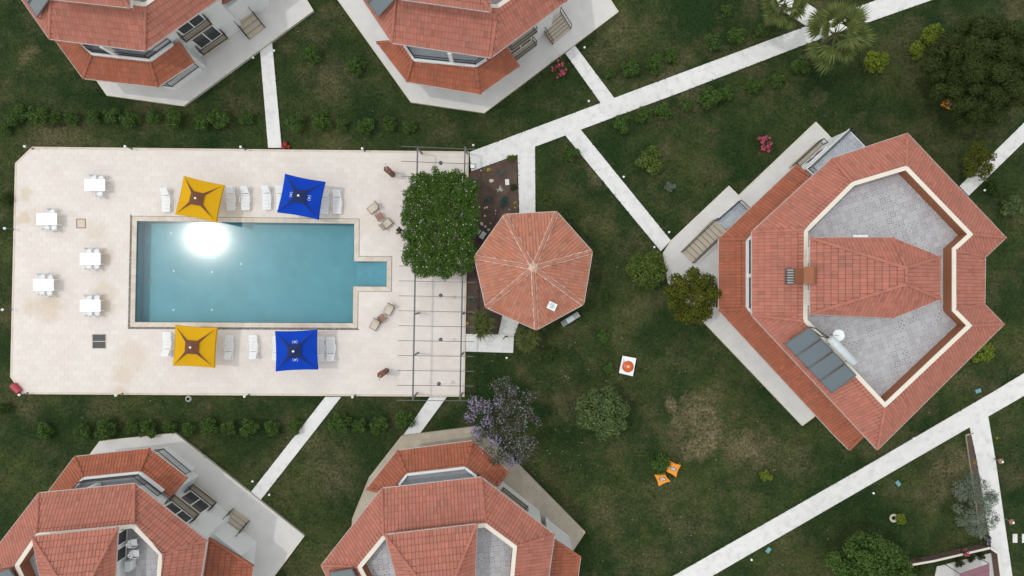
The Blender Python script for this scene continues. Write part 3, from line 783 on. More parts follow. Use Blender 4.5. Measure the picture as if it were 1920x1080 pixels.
def villa(S):
    U = W(S['U'], ZE); T = W(S['T'], ZT); P = W(S['P'], ZP); Rg = W(S['R'], ZR)
    cx = sum((p.x for p in U)) / len(U); cy = sum((p.y for p in U)) / len(U)
    root = thing('villa', S['label'], 'house', (cx, cy, 0), 'villas with red tiled roofs')
    n = len(U)
    wl = inset([(p.x, p.y) for p in U], .7)
    part(MB().prism(wl, .05, ZE - .12), 'wall', 'wall', root)
    part(MB().prism([(p.x, p.y) for p in inset([(p.x, p.y) for p in U], .04)], ZE - .119, ZE - .03), 'soffit', 'wall', root)
    # main skirt roof
    quads = [[U[i], U[(i + 1) % n], T[(i + 1) % n], T[i]] for i in range(n)]
    b = MB(); dn = Vector((0, 0, .028))
    for q in quads: b.add(flat_slope(q, dn), [(0, 1, 2, 3)])
    roof = part(b, 'roof', 'under', root)
    slope_tiles(roof, quads, .24, .42, S.get('tile', 'tile'))
    for i in range(n):
        cap_row(roof, U[i], T[i], S.get('tile', 'tile'))
        gq = MB(); gq.beam(U[i] + Vector((0, 0, -.03)), U[(i + 1) % n] + Vector((0, 0, -.03)), .12, .10); part(gq, 'gutter', 'gutter', roof)
    # roof terrace
    Tp = [(p.x, p.y) for p in T]; Ti = inset(Tp, .26); To = inset(Tp, -.02)
    b = MB()
    for i in range(n):
        j = (i + 1) % n; b.prism([To[i], To[j], Ti[j], Ti[i]], ZF - .3, ZT + .03)
    par = part(b, 'parapet', 'cream', root)
    b = MB(); Tj = inset(Tp, .275)
    for i in range(n):
        j = (i + 1) % n; b.prism([Ti[i], Ti[j], Tj[j], Tj[i]], ZF, ZT - .02)
    part(b, 'parapet_lining', 'terracotta', root)
    tz = part(MB().prism(Ti, ZF - .2, ZF - .028), 'terrace_floor', 'balcony', root)
    pin = inset([(p.x, p.y) for p in P], .4)
    ftile = [Vector((p.x, p.y, ZF)) for p in (Tj if area(Tj) > 0 else Tj[::-1])]
    fill_flat(tz, [ftile], U[1] - U[2], .36, .36, 'terrace_tile', 'terrace_tile', 300, 0, skip=lambda c: inside(c, pin))
    # penthouse
    part(MB().prism(pin, ZF - .02, ZP - .1), 'penthouse_wall', 'wall', root)
    m = len(P); sl = []; near = [min(range(len(Rg)), key=lambda k: (Rg[k] - p).length) for p in P]
    for i in range(m):
        j = (i + 1) % m; a, c = near[i], near[j]
        sl.append([P[i], P[j], Rg[a]] if a == c else [P[i], P[j], Rg[c], Rg[a]])
    b = MB()
    for q in sl: b.add(flat_slope(q, dn), [tuple(range(len(q)))])
    ph = part(b, 'penthouse_roof', 'under', root)
    part(MB().prism([(p.x, p.y) for p in inset([(p.x, p.y) for p in P], .03)], ZP - .12, ZP - .035), 'penthouse_soffit', 'wall', root)
    slope_tiles(ph, sl, .24, .42, S.get('tile', 'tile'), nind=150)
    for i in range(m):
        cap_row(ph, P[i], Rg[near[i]], S.get('tile', 'tile')); gq = MB(); gq.beam(P[i] - Vector((0, 0, .03)), P[(i + 1) % m] - Vector((0, 0, .03)), .10, .09); part(gq, 'gutter', 'gutter', ph)
    cap_row(ph, Rg[0], Rg[-1], S.get('tile', 'tile'))
    # lower skirt roofs with the rooms or porches below them
    for sk in S['skirts']:
        O = W(sk['O'], ZL0); I = W(sk['I'], ZL1); k = len(O)
        quads = [[O[i], O[i + 1], I[i + 1], I[i]] for i in range(k - 1)]
        b = MB()
        for q in quads: b.add(flat_slope(q, dn), [(0, 1, 2, 3)])
        lr = part(b, 'lower_roof', 'under', root)
        slope_tiles(lr, quads, .24, .40, 'tile_low', nind=150)
        for i in range(k):
            cap_row(lr, O[i], I[i], 'tile_low', .11)
            if i < k - 1:
                gq = MB(); gq.beam(O[i] - Vector((0, 0, .03)), O[i + 1] - Vector((0, 0, .03)), .11, .10); part(gq, 'gutter', 'gutter', lr)
        for i in (0, k - 1):
            gq = MB(); gq.beam(O[i] - Vector((0, 0, .10)), I[i] - Vector((0, 0, .10)), .07, .16); part(gq, 'verge_board', 'brown_metal', lr)
        low = [Vector((p.x, p.y)).lerp(Vector((q.x, q.y)), .28) for p, q in zip(O, I)] if k < 3 else [Vector((p.x, p.y)).lerp(Vector((q.x, q.y)), .6) for p, q in zip(O, I)]; hi = [Vector((p.x, p.y)).lerp(Vector((q.x, q.y)), 1.25) for p, q in zip(O, I)]
        part(MB().prism(low + hi[::-1], .06, ZL0 - .13), 'lower_wall', 'wall', root)
    # first floor balcony between lower roof and main eave
    if 'bal' in S:
        ch = W(S['bal'], ZL1 + .12); cc = Vector((cx, cy, 0))
        fl = [Vector((p.x, p.y)) for p in ch]; back = [p + (Vector((cx, cy)) - p).normalized() * 2.2 for p in fl]
        bf = part(MB().prism(fl + back[::-1], ZB - .15, ZB), 'balcony_floor', 'blue_tile' if S.get('baltile') else 'balcony', root)
        b = MB()
        for a, c in zip(ch[:-1], ch[1:]): b.beam(Vector((a.x, a.y, ZB + .12)), Vector((c.x, c.y, ZB + .12)), .16, .46)
        part(b, 'balcony_parapet', 'wall', root)
        if S.get('rail', True): railing(root, [Vector((p.x, p.y, ZB + .35)) + (cc - Vector((p.x, p.y, 0))).normalized() * .12 for p in ch], .62, .13)
        for x, y in S.get('cols', []):
            p = G(x, y, ZB); part(MB().box((p.x, p.y, (ZB + ZE) / 2), (.26, .26, ZE - ZB - .2)), 'column', 'wall', root)
    # openings in the walls
    for (e, x, y, kind) in S.get('wins', []):
        A = Vector((wl[e].x, wl[e].y)); B = Vector((wl[(e + 1) % n].x, wl[(e + 1) % n].y))
        p = on_wall(x, y, A, B); t = (B - A).normalized(); nr = Vector((-t.y, t.x))
        if nr.dot(Vector((cx, cy)) - A) > 0: nr = -nr
        z = {'up': 4.95, 'low': 2.15}[kind]
        pt = Vector((p.x, p.y, z)) + Vector((nr.x, nr.y, 0)) * .02
        window(root, pt, t, nr, 2.0, 1.9); french_balcony(root, pt, t, nr, 2.3, z - 1.05)
    for (xa, ya, xc, yc, w_) in S.get('stairs', []):
        flight(root, G(xa, ya, 1.1), G(xc, yc, ZA), w_, ZA, 1.1, 6)
    for pts in S.get('porch', []):
        q = W(pts, 1.0); part(MB().prism([(p.x, p.y) for p in q], .07, .98), 'porch', 'wall', root)
        railing(root, [Vector((p.x, p.y, .98)) for p in q[:S.get('porch_n', 3)]], .9, .13)
    return root, wl, U, T
def apron(pts, mat, joints=()):
    q = W(pts, ZA); p2 = [(p.x, p.y) for p in q]
    a = struct(MB().prism(p2, .004, ZA), 'terrace_paving', mat)
    i2 = inset(p2, .14)
    for i in range(len(p2)):
        j = (i + 1) % len(p2); part(MB().prism([p2[i], p2[j], i2[j], i2[i]], ZA - .1, ZA + .006), 'kerb', 'apron_edge' if mat == 'apron' else mat, a)
    for (x0, y0, x1, y1) in joints:
        part(MB().beam(G(x0, y0, ZA) + Vector((0, 0, .002)), G(x1, y1, ZA) + Vector((0, 0, .002)), .035, .008), 'joint', 'stone', a)
    return a
apron([(160, 122), (200, 179), (344, 199), (588, 20), (540, -60), (300, -160), (60, -40)], 'apron', [(398, 108, 424, 142)])
apron([(600, -46), (770, 191.7), (908, 211.7), (1160, 21.7), (1110, -55), (850, -180), (640, -120)], 'apron', [(950, 143, 967, 165), (1035, 84, 1051, 108)])
apron([(150, 876), (186.7, 826.7), (328, 811.7), (571, 1005), (500, 1100), (380, 1260), (150, 1260), (100, 1000)], 'apron', [(384, 856, 357, 892), (461, 923, 437, 957)])
a4 = apron([(660, 973), (691.7, 895), (753, 816.7), (895, 799), (965, 863), (1098, 998), (1070, 1040), (1040, 1200), (860, 1270), (650, 1180)], 'apron_tan', [])
q4 = [Vector((p.x, p.y, ZA + .012)) for p in W([(660, 973), (691.7, 895), (753, 816.7), (895, 799), (965, 863), (1098, 998), (1070, 1040), (1040, 1200), (860, 1270), (650, 1180)], ZA)]
qi = inset([(p.x, p.y) for p in q4], .15); qi = qi if area(qi) > 0 else qi[::-1]
fill_flat(a4, [[Vector((p.x, p.y, ZA + .012)) for p in qi]], Vector((142, 18, 0)), .30, .90, 'apron_tan', 'plank', 300, .5)
apron([(1530, 228), (1560, 259), (1640, 420), (1640, 640), (1526, 783), (1504.6, 798.6), (1324, 609), (1253, 530), (1243, 475), (1258, 451), (1367, 348), (1385, 366)], 'apron', [(1440, 317, 1459, 336), (1366, 608, 1348, 628)])

villa(dict(label='red tiled villa whose pale terrace meets the straight white path to the pool deck', U=[(10, -46), (93, 72.7), (271.7, 95), (412, -4), (400, -110), (330, -230), (150, -250), (20, -160)],
    T=[(62, -60), (95, -10), (273, 12), (330, -28), (322, -115), (270, -190), (140, -205), (70, -140)], P=[(88, -3), (242, 14), (250, -110), (215, -180), (130, -190), (95, -130)], R=[(160, -95), (180, -92)],
    skirts=[dict(O=[(106, 78), (156, 146.7), (296, 163), (363, 118)], I=[(150, 68), (171.7, 103), (281.7, 115), (334, 79)]), dict(O=[(500, -40), (488, -150)], I=[(411, 9), (399, -105)])],
    bal=[(153, 82), (173, 101), (281, 113), (324, 82)], cols=[(225, 106)], wins=[(2, 356.5, 43.5, 'up'), (2, 387, 68.5, 'low')], stairs=[(441, 10, 484, 64, 1.55)],
    porch=[[(303, 161), (323, 163), (373, 126), (362, 112), (300, 130)]]))
villa(dict(label='red tiled villa with a pink-flowered rose bush at the corner of its pale terrace', U=[(650, -47), (735, 80), (920, 108), (1063, 1), (1050, -105), (985, -220), (800, -245), (680, -160)],
    T=[(705, -58), (742, -6), (933, 16), (985, -20), (976, -110), (920, -185), (790, -205), (725, -140)], P=[(735, -4), (920, 22), (915, -110), (880, -185), (790, -198), (745, -135)], R=[(815, -105), (840, -101)],
    skirts=[dict(O=[(706.7, 80), (763, 153), (900, 176.7), (972.7, 125)], I=[(752, 77), (773, 114), (893, 126), (948, 88)])],
    bal=[(757, 84), (776, 112), (892, 124), (912, 111)], cols=[(848, 118)], baltile=True, wins=[(2, 976, 81.5, 'low'), (2, 975, 55, 'up')], stairs=[(1033, 37, 1053, 70, 1.9)]))
v3 = villa(dict(label='red tiled villa with two white chairs on its roof terrace', U=[(-39, 1070), (73, 925), (252.5, 907), (387, 1013), (372, 1110), (320, 1230), (150, 1250), (10, 1160)],
    T=[(28, 1060), (69, 1000), (251, 983), (305, 1037), (297, 1130), (245, 1200), (120, 1215), (60, 1130)], P=[(60, 1006), (221, 989), (214, 1110), (185, 1180), (110, 1190), (82, 1110)], R=[(135, 1125), (150, 1123)],
    skirts=[dict(O=[(85, 930), (140, 856.7), (280, 840.7), (350, 895)], I=[(125, 935), (157, 895), (262, 884), (318, 932)]), dict(O=[(475, 1062), (460, 1180)], I=[(386, 1006), (371, 1125)])],
    bal=[(142, 914), (157, 897), (261, 886), (306, 921)], cols=[(188, 907)], wins=[(2, 334.6, 962, 'up'), (2, 367, 941.6, 'low')], stairs=[(420, 1005, 454, 964, 1.6)],
    porch=[[(292, 843), (307, 841), (358, 883), (350, 897), (290, 870)]]))
v4 = villa(dict(label='red tiled villa with a plank terrace under the lilac-flowering tree', U=[(603, 1060), (716.7, 916), (902, 895), (1039, 1003), (1024, 1110), (985, 1225), (800, 1245), (660, 1175)],
    T=[(670, 1063), (719, 1003), (911, 981), (969, 1024), (960, 1120), (905, 1195), (775, 1210), (705, 1130)], P=[(722, 1003), (894, 983), (889, 1100), (860, 1175), (785, 1185), (752, 1110)], R=[(818, 1130), (834, 1128)],
    skirts=[dict(O=[(688, 916.7), (745, 845), (886.7, 826.7), (953, 883)], I=[(730, 925), (762, 888), (873, 875), (932, 912)]), dict(O=[(1088, 1045), (1072, 1165)], I=[(1040, 1013), (1026, 1130)])],
    bal=[(748, 909), (763, 890), (872, 877), (893, 893)], rail=False, wins=[(2, 958, 923, 'up')]))
v5 = villa(dict(label='red tiled villa with an empty grey roof terrace, four solar collectors and a chimney', U=[(1410, 435), (1559.6, 297.7), (1701, 250.7), (1885, 445.6), (1846.7, 482), (1845.5, 570.8), (1881.5, 608), (1645, 842.6), (1410, 591)],
    T=[(1507.7, 431), (1597.5, 341.7), (1700, 311), (1824, 439.5), (1792, 468.8), (1792, 580), (1822, 610.5), (1659, 764.5), (1506.5, 602)],
    P=[(1518.7, 446), (1673.9, 446), (1763, 482), (1763, 560.4), (1673.9, 595.8), (1518.7, 589)], R=[(1699, 502.4), (1699, 533)],
    skirts=[dict(O=[(1592, 843), (1562.7, 814), (1347.6, 582), (1347.6, 447.4), (1492.4, 310)], I=[(1620, 815), (1596, 789), (1400.8, 578.7), (1400.8, 449), (1519, 331)])],
    bal=[(1419, 596), (1401.5, 577), (1401.5, 451), (1419, 433)], cols=[(1403, 517)]))
root5, wl5, U5, T5 = v5
# tall windows in the penthouse side wall of the white-chair villa
pin3 = inset([(p.x, p.y) for p in W([(60, 1006), (221, 989), (214, 1110), (185, 1180), (110, 1190), (82, 1110)], ZP)], .4)
A, B = Vector(pin3[1]), Vector(pin3[2]); t = (B - A).normalized(); nr = Vector((-t.y, t.x)); nr = nr if nr.x > 0 else -nr
for f in (.17, .47):
    p = A.lerp(B, f) + nr * .02; window(v3[0], Vector((p.x, p.y, 7.95)), t, nr, .95, 1.5, panes=1)
# villa with chimney: corner room with tiled balcony on top, its window and small railed porch
bq = W([(1511.7, 316.7), (1592.5, 241), (1625, 274), (1550, 350)], ZB); bp = [(p.x, p.y) for p in bq]
part(MB().prism(inset(bp, .05), .08, ZB - .16), 'corner_wall', 'wall', root5)
bf = part(MB().prism(bp, ZB - .155, ZB - .028), 'balcony_floor', 'wall', root5)
bi = inset(bp, .16); bi = bi if area(bi) > 0 else bi[::-1]
fill_flat(bf, [[Vector((p.x, p.y, ZB)) for p in bi]], bq[1] - bq[0], .36, .36, 'blue_tile', 'floor_tile', 300, 0)
e = inset(bp, .08); railing(bf, [Vector((e[k].x, e[k].y, ZB)) for k in (3, 0, 1, 2)], .8, .13)
A = Vector(bp[0]); B = Vector(bp[1]); t = (B - A).normalized(); nr = Vector((-t.y, t.x)); nr = nr if nr.x < 0 else -nr
A2 = A - nr * .05; pt = on_wall(1516, 299, A2, A2 + t); window(root5, Vector((pt.x, pt.y, 2.2)), t, nr, 1.7, 1.5)
pq = W([(1486, 310), (1536, 264), (1543, 271), (1493, 317)], 1.0); pc = part(MB().prism([(p.x, p.y) for p in pq], .09, .98), 'porch', 'tread', root5)
railing(pc, [Vector((p.x, p.y, .98)) for p in (pq[3], pq[0], pq[1], pq[2])], .85, .13)
# entrance stairs and landing
flight(root5, G(1351, 421.5, 1.1), G(1287, 482.5, ZA), 1.25, ZA, 1.1, 9)
lq = W([(1343, 414), (1384, 378), (1404, 397), (1361, 430)], 1.1); ld = part(MB().prism([(p.x, p.y) for p in lq], .065, 1.07), 'landing', 'wall', root5)
li = [(p.x, p.y) for p in lq]; li = li if area(li) > 0 else li[::-1]
fill_flat(ld, [[Vector((x, y, 1.10)) for x, y in li]], lq[1] - lq[0], .36, .36, 'blue_tile', 'floor_tile', 60, 0)
railing(ld, [Vector((lq[0].x, lq[0].y, 1.1)), Vector((lq[1].x, lq[1].y, 1.1)), Vector((lq[2].x, lq[2].y, 1.1))], .85, .13)
# clerestory windows in the penthouse front wall
pin = inset([(p.x, p.y) for p in W([(1518.7, 446), (1673.9, 446), (1763, 482), (1763, 560.4), (1673.9, 595.8), (1518.7, 589)], ZP)], .4)
A, B = Vector(pin[5]), Vector(pin[0]); t = (B - A).normalized()
for f in (.16, .84):
    p = A.lerp(B, f); window(root5, Vector((p.x - .02, p.y, 8.25)), t, Vector((-1, 0)), 1.0, .7, panes=1)
# chimney
c = Vector((19.2, .82, 0)); ch = part(MB().box((c.x, c.y, 8.3), (.70, .95, 2.2)), 'chimney', 'terracotta', root5)
cz = 9.4; b = MB()
b.add([(c.x - .42, c.y - .55, cz), (c.x + .42, c.y - .55, cz), (c.x + .42, c.y + .55, cz), (c.x - .42, c.y + .55, cz), (c.x + .1, c.y - .55, cz + .3), (c.x + .1, c.y + .55, cz + .3)],
      [(0, 4, 5, 3), (1, 2, 5, 4), (0, 1, 4), (2, 3, 5), (0, 3, 2, 1)]); part(b, 'chimney_cap', 'terracotta', ch)
lv = part(MB().box((c.x - .60, c.y - .05, 7.48), (.46, 1.05, .5)), 'flue_cowl', 'steel', ch)
for k in range(6): part(MB().box((c.x - .60, c.y - .47 + k * .168, 7.75), (.42, .05, .04)), 'cowl_slat', 'tank', lv)
# skylight strip and yellow bucket on the terrace
p = G(1612, 443, ZF); single(MB().box((p.x, p.y, ZF + .07), (1.0, .16, .13)), 'threshold_step', 'white', 'white step strip at the foot of the small tower roof on the grey terrace', 'step', (p.x, p.y, ZF))
p = G(1716, 345, ZF + .2); r_ = thing('bucket', 'yellow bucket standing against the terracotta parapet of the roof terrace', 'bucket', (p.x, p.y, ZF))
part(MB().lathe((p.x, p.y, ZF + .005), [(0, 0), (.16, 0), (.22, .38), (.19, .38), (.14, .03), (0, .03)], 12), 'pail', 'yellow_plastic', r_, True)
part(MB().tube([(p.x + .21 * math.cos(a), p.y + .02, ZF + .38 + .2 * math.sin(a)) for a in [math.pi * i / 8 for i in range(9)]], .012, 5), 'handle', 'grey_pan', r_)

# solar water heaters
def heater(label, panels, tank=None):
    """panels: list of 4 photo-grid corners (two low ones on the eave side first)"""
    z0, z1 = 7.0, 8.2; c0 = G(*panels[0][0], z0); r_ = thing('solar_water_heater', label, 'solar heater', (c0.x, c0.y, z0), 'solar water heaters on the roofs')
    fr = MB()
    for q in panels:
        a, d, c, e = G(*q[0], z0), G(*q[1], z0), G(*q[2], z1), G(*q[3], z1)
        n = (d - a).cross(e - a); n = n if n.z > 0 else -n; n.normalize()
        b = MB(); top = [p + n * .05 for p in (a, d, c, e)]; bot = [p - n * .05 for p in (a, d, c, e)]
        b.add(top + bot, [(0, 1, 2, 3), (7, 6, 5, 4)] + [(4 + i, 4 + (i + 1) % 4, (i + 1) % 4, i) for i in range(4)]); pn = part(b, 'collector', 'panel', r_)
        f = MB()
        for i in range(4): f.beam(top[i], top[(i + 1) % 4], .06, .05)
        part(f, 'frame', 'steel', pn)
        for p in (a, d): fr.box((p.x, p.y, p.z - .2), (.05, .05, .32))
        for p in (c, e): fr.box((p.x, p.y, p.z - .5), (.05, .05, .95))
    part(fr, 'stand', 'steel', r_)
    if tank:
        a, c = G(*tank[0], 8.55), G(*tank[1], 8.55); x = (c - a).normalized()
        tk = part(MB().tube([a - x * .06, a, a + x * .02, c - x * .02, c, c + x * .06], [.12, .24, .28, .28, .24, .12], 14), 'tank', 'tank', r_, True)
        s = MB()
        for f in (.15, .85):
            p = a.lerp(c, f); s.box((p.x, p.y, 7.68), (.06, .06, 1.3)); s.box((p.x, p.y, 8.25), (.4, .4, .05))
        part(s, 'tank_stand', 'steel', tk)
        p = MB(); p.tube([G(1518, 613, 8.25), G(1530, 616, 8.3), G(1540, 624, 8.5), a], .035, 6); p.tube([G(1524, 619, 8.2), G(1538, 630, 8.3), a - Vector((0, 0, .2))], .03, 6); part(p, 'pipe', 'black', r_)
k = 5.683
heater('row of four grey solar collectors with a white water tank beside the empty roof terrace', [[(1471.7 + 22.3 * i, 644.5 + 23.2 * i), (1493.7 + 22.3 * i - .6, 665.7 + 23.2 * i + .5), (1539 + 22 * i, 633 + 23.2 * i), (1518 + 22.3 * i, 613 + 23.2 * i)] for i in range(4)], ((1556, 634), (1602, 681)))
heater('grey solar collectors on the roof of the villa joined to the straight path', [[(55, 8), (70, 31.7), (96, -6), (81, -30)], [(38, -19), (53, 5), (79, -33), (64, -57)]])
heater('grey solar collectors on the roof of the villa with the rose bush', [[(692, 6.5), (710, 30.7), (743, -4), (725, -28)], [(673, -20), (690, 4), (723, -31), (706, -55)]])
heater('grey solar collectors on the roof of the villa with white chairs', [[(-22, 1080), (-12, 1104), (36, 1093), (18, 1066)]])
heater('grey solar collectors on the roof of the villa with the plank terrace', [[(618, 1073), (629, 1099), (672, 1091), (660, 1066)]])
p = G(1572.9, 629, 8.2); r_ = thing('satellite_dish', 'round white satellite dish beside the water tank on the roof terrace', 'satellite dish', (p.x, p.y, ZF))
part(MB().lathe((p.x, p.y, 8.05), [(0, .0), (.2, .03), (.38, .12), (.40, .14), (.37, .13), (.19, .045), (0, .02)], 16), 'dish', 'white', r_, True)
part(MB().tube([(p.x, p.y, ZF), (p.x, p.y, 8.06)], .03, 6), 'mast', 'steel', r_)
part(MB().tube([(p.x - .36, p.y, 8.1), (p.x - .1, p.y, 8.45)], .015, 5), 'feed_arm', 'steel', r_)

# ================================================================== GAZEBO
gz = W([(945.6, 402.6), (1043.8, 397.5), (1110, 472), (1093.8, 570), (1005.8, 618), (911, 576), (890, 482)], 2.9)
ap = G(999.8, 501.7, 5.0)
groot = thing('gazebo', 'seven-sided gazebo with an orange tiled roof and pale mortar ridges', 'gazebo', (ap.x, ap.y, 0))
sl = [[gz[i], gz[(i + 1) % 7], ap] for i in range(7)]
b = MB()
for q in sl: b.add(flat_slope(q, Vector((0, 0, .028))), [(0, 1, 2)])
groof = part(b, 'roof', 'under', groot)
slope_tiles(groof, sl, .24, .40, 'tile_gaz')
mrs = random.Random(3)
for i in range(7):
    cap_row(groof, gz[i], ap, 'mortar' if False else 'tile_gaz', .12)
    d = (ap - gz[i]); x = d.normalized(); y = Vector((0, 0, 1)).cross(x).normalized()
    for sg in (-1, 1):     # smeared mortar fillet on either side of the ridge tiles
        b = MB(); n = 26; o = []
        for k in range(n + 1):
            p = gz[i] + d * (k / n) - Vector((0, 0, .03)); w0 = .12 + mrs.uniform(-.01, .01); w1 = w0 + mrs.uniform(.03, .09)
            o += [p + y * sg * w0 + Vector((0, 0, .10)), p + y * sg * w1 + Vector((0, 0, .045))]
        b.add(o, [(2 * k, 2 * k + 1, 2 * k + 3, 2 * k + 2) for k in range(n)]); part(b, 'mortar_fillet', 'mortar', groof)
    g = MB(); g.beam(gz[i] - Vector((0, 0, .03)), gz[(i + 1) % 7] - Vector((0, 0, .03)), .13, .10); part(g, 'gutter', 'gutter', groof)
b = MB().lathe(ap + Vector((0, 0, -.04)), [(.42, -.08), (.30, .06), (.16, .16), (.14, .30), (.05, .34), (0, .34)], 10); part(b, 'finial', 'mortar', groof)
gi = inset([(p.x, p.y) for p in gz], .55)
for p in gi: part(MB().box((p.x, p.y, 1.42), (.2, .2, 2.8)), 'post', 'wood_brown', groot)
part(MB().prism(inset([(p.x, p.y) for p in gz], .35), .003, .2), 'floor', 'apron', groot)
b = MB()
for i in range(7): b.beam((gi[i].x, gi[i].y, 2.74), (gi[(i + 1) % 7].x, gi[(i + 1) % 7].y, 2.74), .14, .16)
part(b, 'ring_beam', 'wood_brown', groot)
p = G(1035, 574, 3.75); r_ = thing('roof_vent', 'small white metal vent hood on the orange gazebo roof', 'vent', (p.x, p.y, 3.55))
part(MB().box((p.x, p.y, 3.66), (.62, .55, .30), R(-25)), 'hood', 'white', r_); part(MB().lathe((p.x - .05, p.y + .02, 3.81), [(.2, 0), (.2, .12), (0, .16)], 10), 'cap', 'tank', r_)

# ================================================================== PERGOLA + VINE
PH = 2.55
pg = thing('pergola', 'dark steel pergola over the deck edge, half covered by a green vine', 'pergola', tuple(G(822, 520, 0).xy) + (0,))
def lerp(a, c, t): return a + (c - a) * t
for k, (xt, xb) in enumerate(((783, 774), (872, 862.5))):
    a = G(xt, 276, PH); c = G(xb, 751, PH)
    part(MB().beam(a, c, .10, .14), 'beam', 'steel', pg)
    for yy in (276, 356, 433, 511, 589, 667, 746):
        q = G(lerp(xt, xb, (yy - 276) / 475), yy, PH); part(MB().box((q.x, q.y, (PH - .07 + DZ) / 2), (.11, .11, PH - .07 - DZ)), 'post', 'steel', pg)
raf = []
for k in range(18):
    yy = 275.5 + k * 27.95 + (0 if k else 0); t = k / 17
    a = G(lerp(752.5, 744, t), yy - 1.2 * (1 - t), PH + .1); c = G(lerp(894, 888, t), yy + 3.5 * (1 - t) + 1, PH + .1)
    part(MB().beam(a, c, .038, .06), 'rafter', 'steel', pg); raf.append((a, c))
for (x, y, w_) in ((826, 305, 'between the vine and the deck corner path'), (826, 554, 'first from the vine over the bare rafters'), (826, 637, 'second from the vine over the bare rafters'), (822.6, 720, 'third from the vine over the bare rafters')):
    c = G(x, y, 2.25); r_ = thing('pendant_lamp', 'dark round pendant lamp under the pergola, ' + w_, 'lamp', (c.x, c.y, 1.9), 'pendant lamps under the pergola')
    part(MB().lathe((c.x, c.y, 2.1), [(.02, .22), (.1, .2), (.15, .1), (.15, 0), (.14, 0), (.13, .09)], 12), 'shade', 'steel', r_, True)
    part(MB().tube([(c.x, c.y, 2.3), (c.x, c.y, 2.62)], .012, 5), 'cord', 'black', r_)
vr = thing('climbing_vine', 'dense green climbing vine with small white flowers on the steel pergola', 'vine', tuple(G(880, 420, 0).xy) + (0,)); vo = ORG[vr.name]
rs = np.random.RandomState(5); lob = []
for i in range(176):
    x = 768 + (i % 11) * 11.6 + rs.uniform(-5, 5); y = 332 + (i // 11) * 11.8 + rs.uniform(-5, 5)
    if abs((x - 827) / 68) ** 2.8 + abs((y - 419) / 100) ** 2.8 > 1.12: continue
    c = G(x, y, 2.95); q = rs.uniform(.34, .62); lob.append((c.x - vo.x, c.y - vo.y, 2.75 + rs.uniform(-.1, .32), q, q, q * .7))
for (x, y) in ((762, 378), (760, 402), (765, 440), (770, 470), (775, 350), (790, 327), (815, 318), (850, 326), (868, 330), (893, 400), (892, 430), (888, 470), (880, 505), (800, 512), (840, 515)):
    c = G(x, y, 2.8); lob.append((c.x - vo.x, c.y - vo.y, 2.7, .30, .30, .22))
C, N = lobe_leaves(lob, 46000, .5, .45, .12); part(leaf_mesh('foliage', C, N, .145, .5, 'lf_vine'), 'foliage', 'lf_vine', vr)
C, N = lobe_leaves(lob, 260, 1.2, 1.0, 0); part(leaf_mesh('blossom', C + [0, 0, .05], N, .075, .9, 'fl_white'), 'blossom', 'fl_white', vr)
b = MB()
for k, (x, y) in enumerate(((872, 356), (870, 433), (868, 511))):
    c = G(x + 3, y, 0) - vo; b.tube([(c.x, c.y, 0), (c.x - .1, c.y + .1, 1.3), (c.x - .3, c.y, 2.7)], [.06, .05, .03], 6)
part(b, 'stem', 'bark', vr)

# ================================================================== POOLSIDE FURNITURE
def make_table():
    r = thing('dining_table', '', 'table'); top = MB().box((0, 0, .715), (1.58, .92, .035)); part(top, 'tabletop', 'table_white', r)
    part(MB().box((0, 0, .66), (1.44, .80, .07)), 'apron_frame', 'white', r)
    for sx in (-1, 1):
        for sy in (-1, 1): part(MB().tube([(sx * .72, sy * .40, .002), (sx * .68, sy * .36, .64)], [.028, .038], 6), 'leg', 'white', r)
    return r
def make_chair():
    """white moulded garden chair, faces +y, origin on the floor below the seat"""
    r = thing('garden_chair', '', 'chair')
    b = MB(); b.box((0, 0, .43), (.44, .44, .03)); part(b, 'seat', 'white', r)
    n = 9; o = []
    for z, back, w in ((.45, -.21, .42), (.65, -.25, .46), (.82, -.29, .44), (.88, -.31, .30)):
        for k in range(n):
            t = k / (n - 1) - .5; o.append((t * w, back + .10 * (2 * t) ** 2, z - .04 * (2 * t) ** 2 * (z > .8)))
    b = MB(); b.add(o, [(j * n + k, j * n + k + 1, (j + 1) * n + k + 1, (j + 1) * n + k) for j in range(3) for k in range(n - 1) if not (j == 1 and k in (2, 5))])
    m = b.mesh('backrest', smooth=True); bo = part(m, 'backrest', 'white', r); md = bo.modifiers.new('thick', 'SOLIDIFY'); md.thickness = .018
    for s in (-1, 1):
        part(MB().tube([(s * .23, -.24, .66), (s * .27, -.05, .66), (s * .26, .16, .645), (s * .245, .20, .45)], .022, 6), 'armrest', 'white', r)
        part(MB().tube([(s * .19, .19, .42), (s * .22, .23, .0)], [.025, .02], 6), 'leg', 'white', r); part(MB().tube([(s * .19, -.19, .42), (s * .23, -.27, .0)], [.025, .02], 6), 'leg', 'white', r)
    return r
tbl = make_table(); chr_ = make_chair(); first = [True, True]
TB = [(180, 347.5, 'white dining table in a group of its own, closest to the end of the yellow-parasol side with a red flower clump', [(-.28, 1), (.28, 1), (.2, -1)], 'T1'),
      (90, 411, 'white dining table beside the square floor hatch', [(.2, 1), (-.2, -1), (.35, -1)], 'T2'),
      (171.5, 485.5, 'white dining table with four chairs between the floor hatch and the pool corner', [(-.3, 1), (.3, 1), (-.3, -1), (.3, -1)], 'T3'),
      (84, 534, 'white dining table beside the long rusty stain at the deck edge', [(-.3, 1), (.3, 1), (-.3, -1), (.25, -1)], 'T4'),
      (171.5, 573, 'white dining table next to the slatted drain grate', [(-.3, 1), (.33, 1), (-.25, -1), (.33, -1)], 'T5')]
where = ['table farthest from the drain grate', 'table beside the floor hatch', 'table between hatch and pool corner', 'table beside the long rusty stain', 'table next to the drain grate']
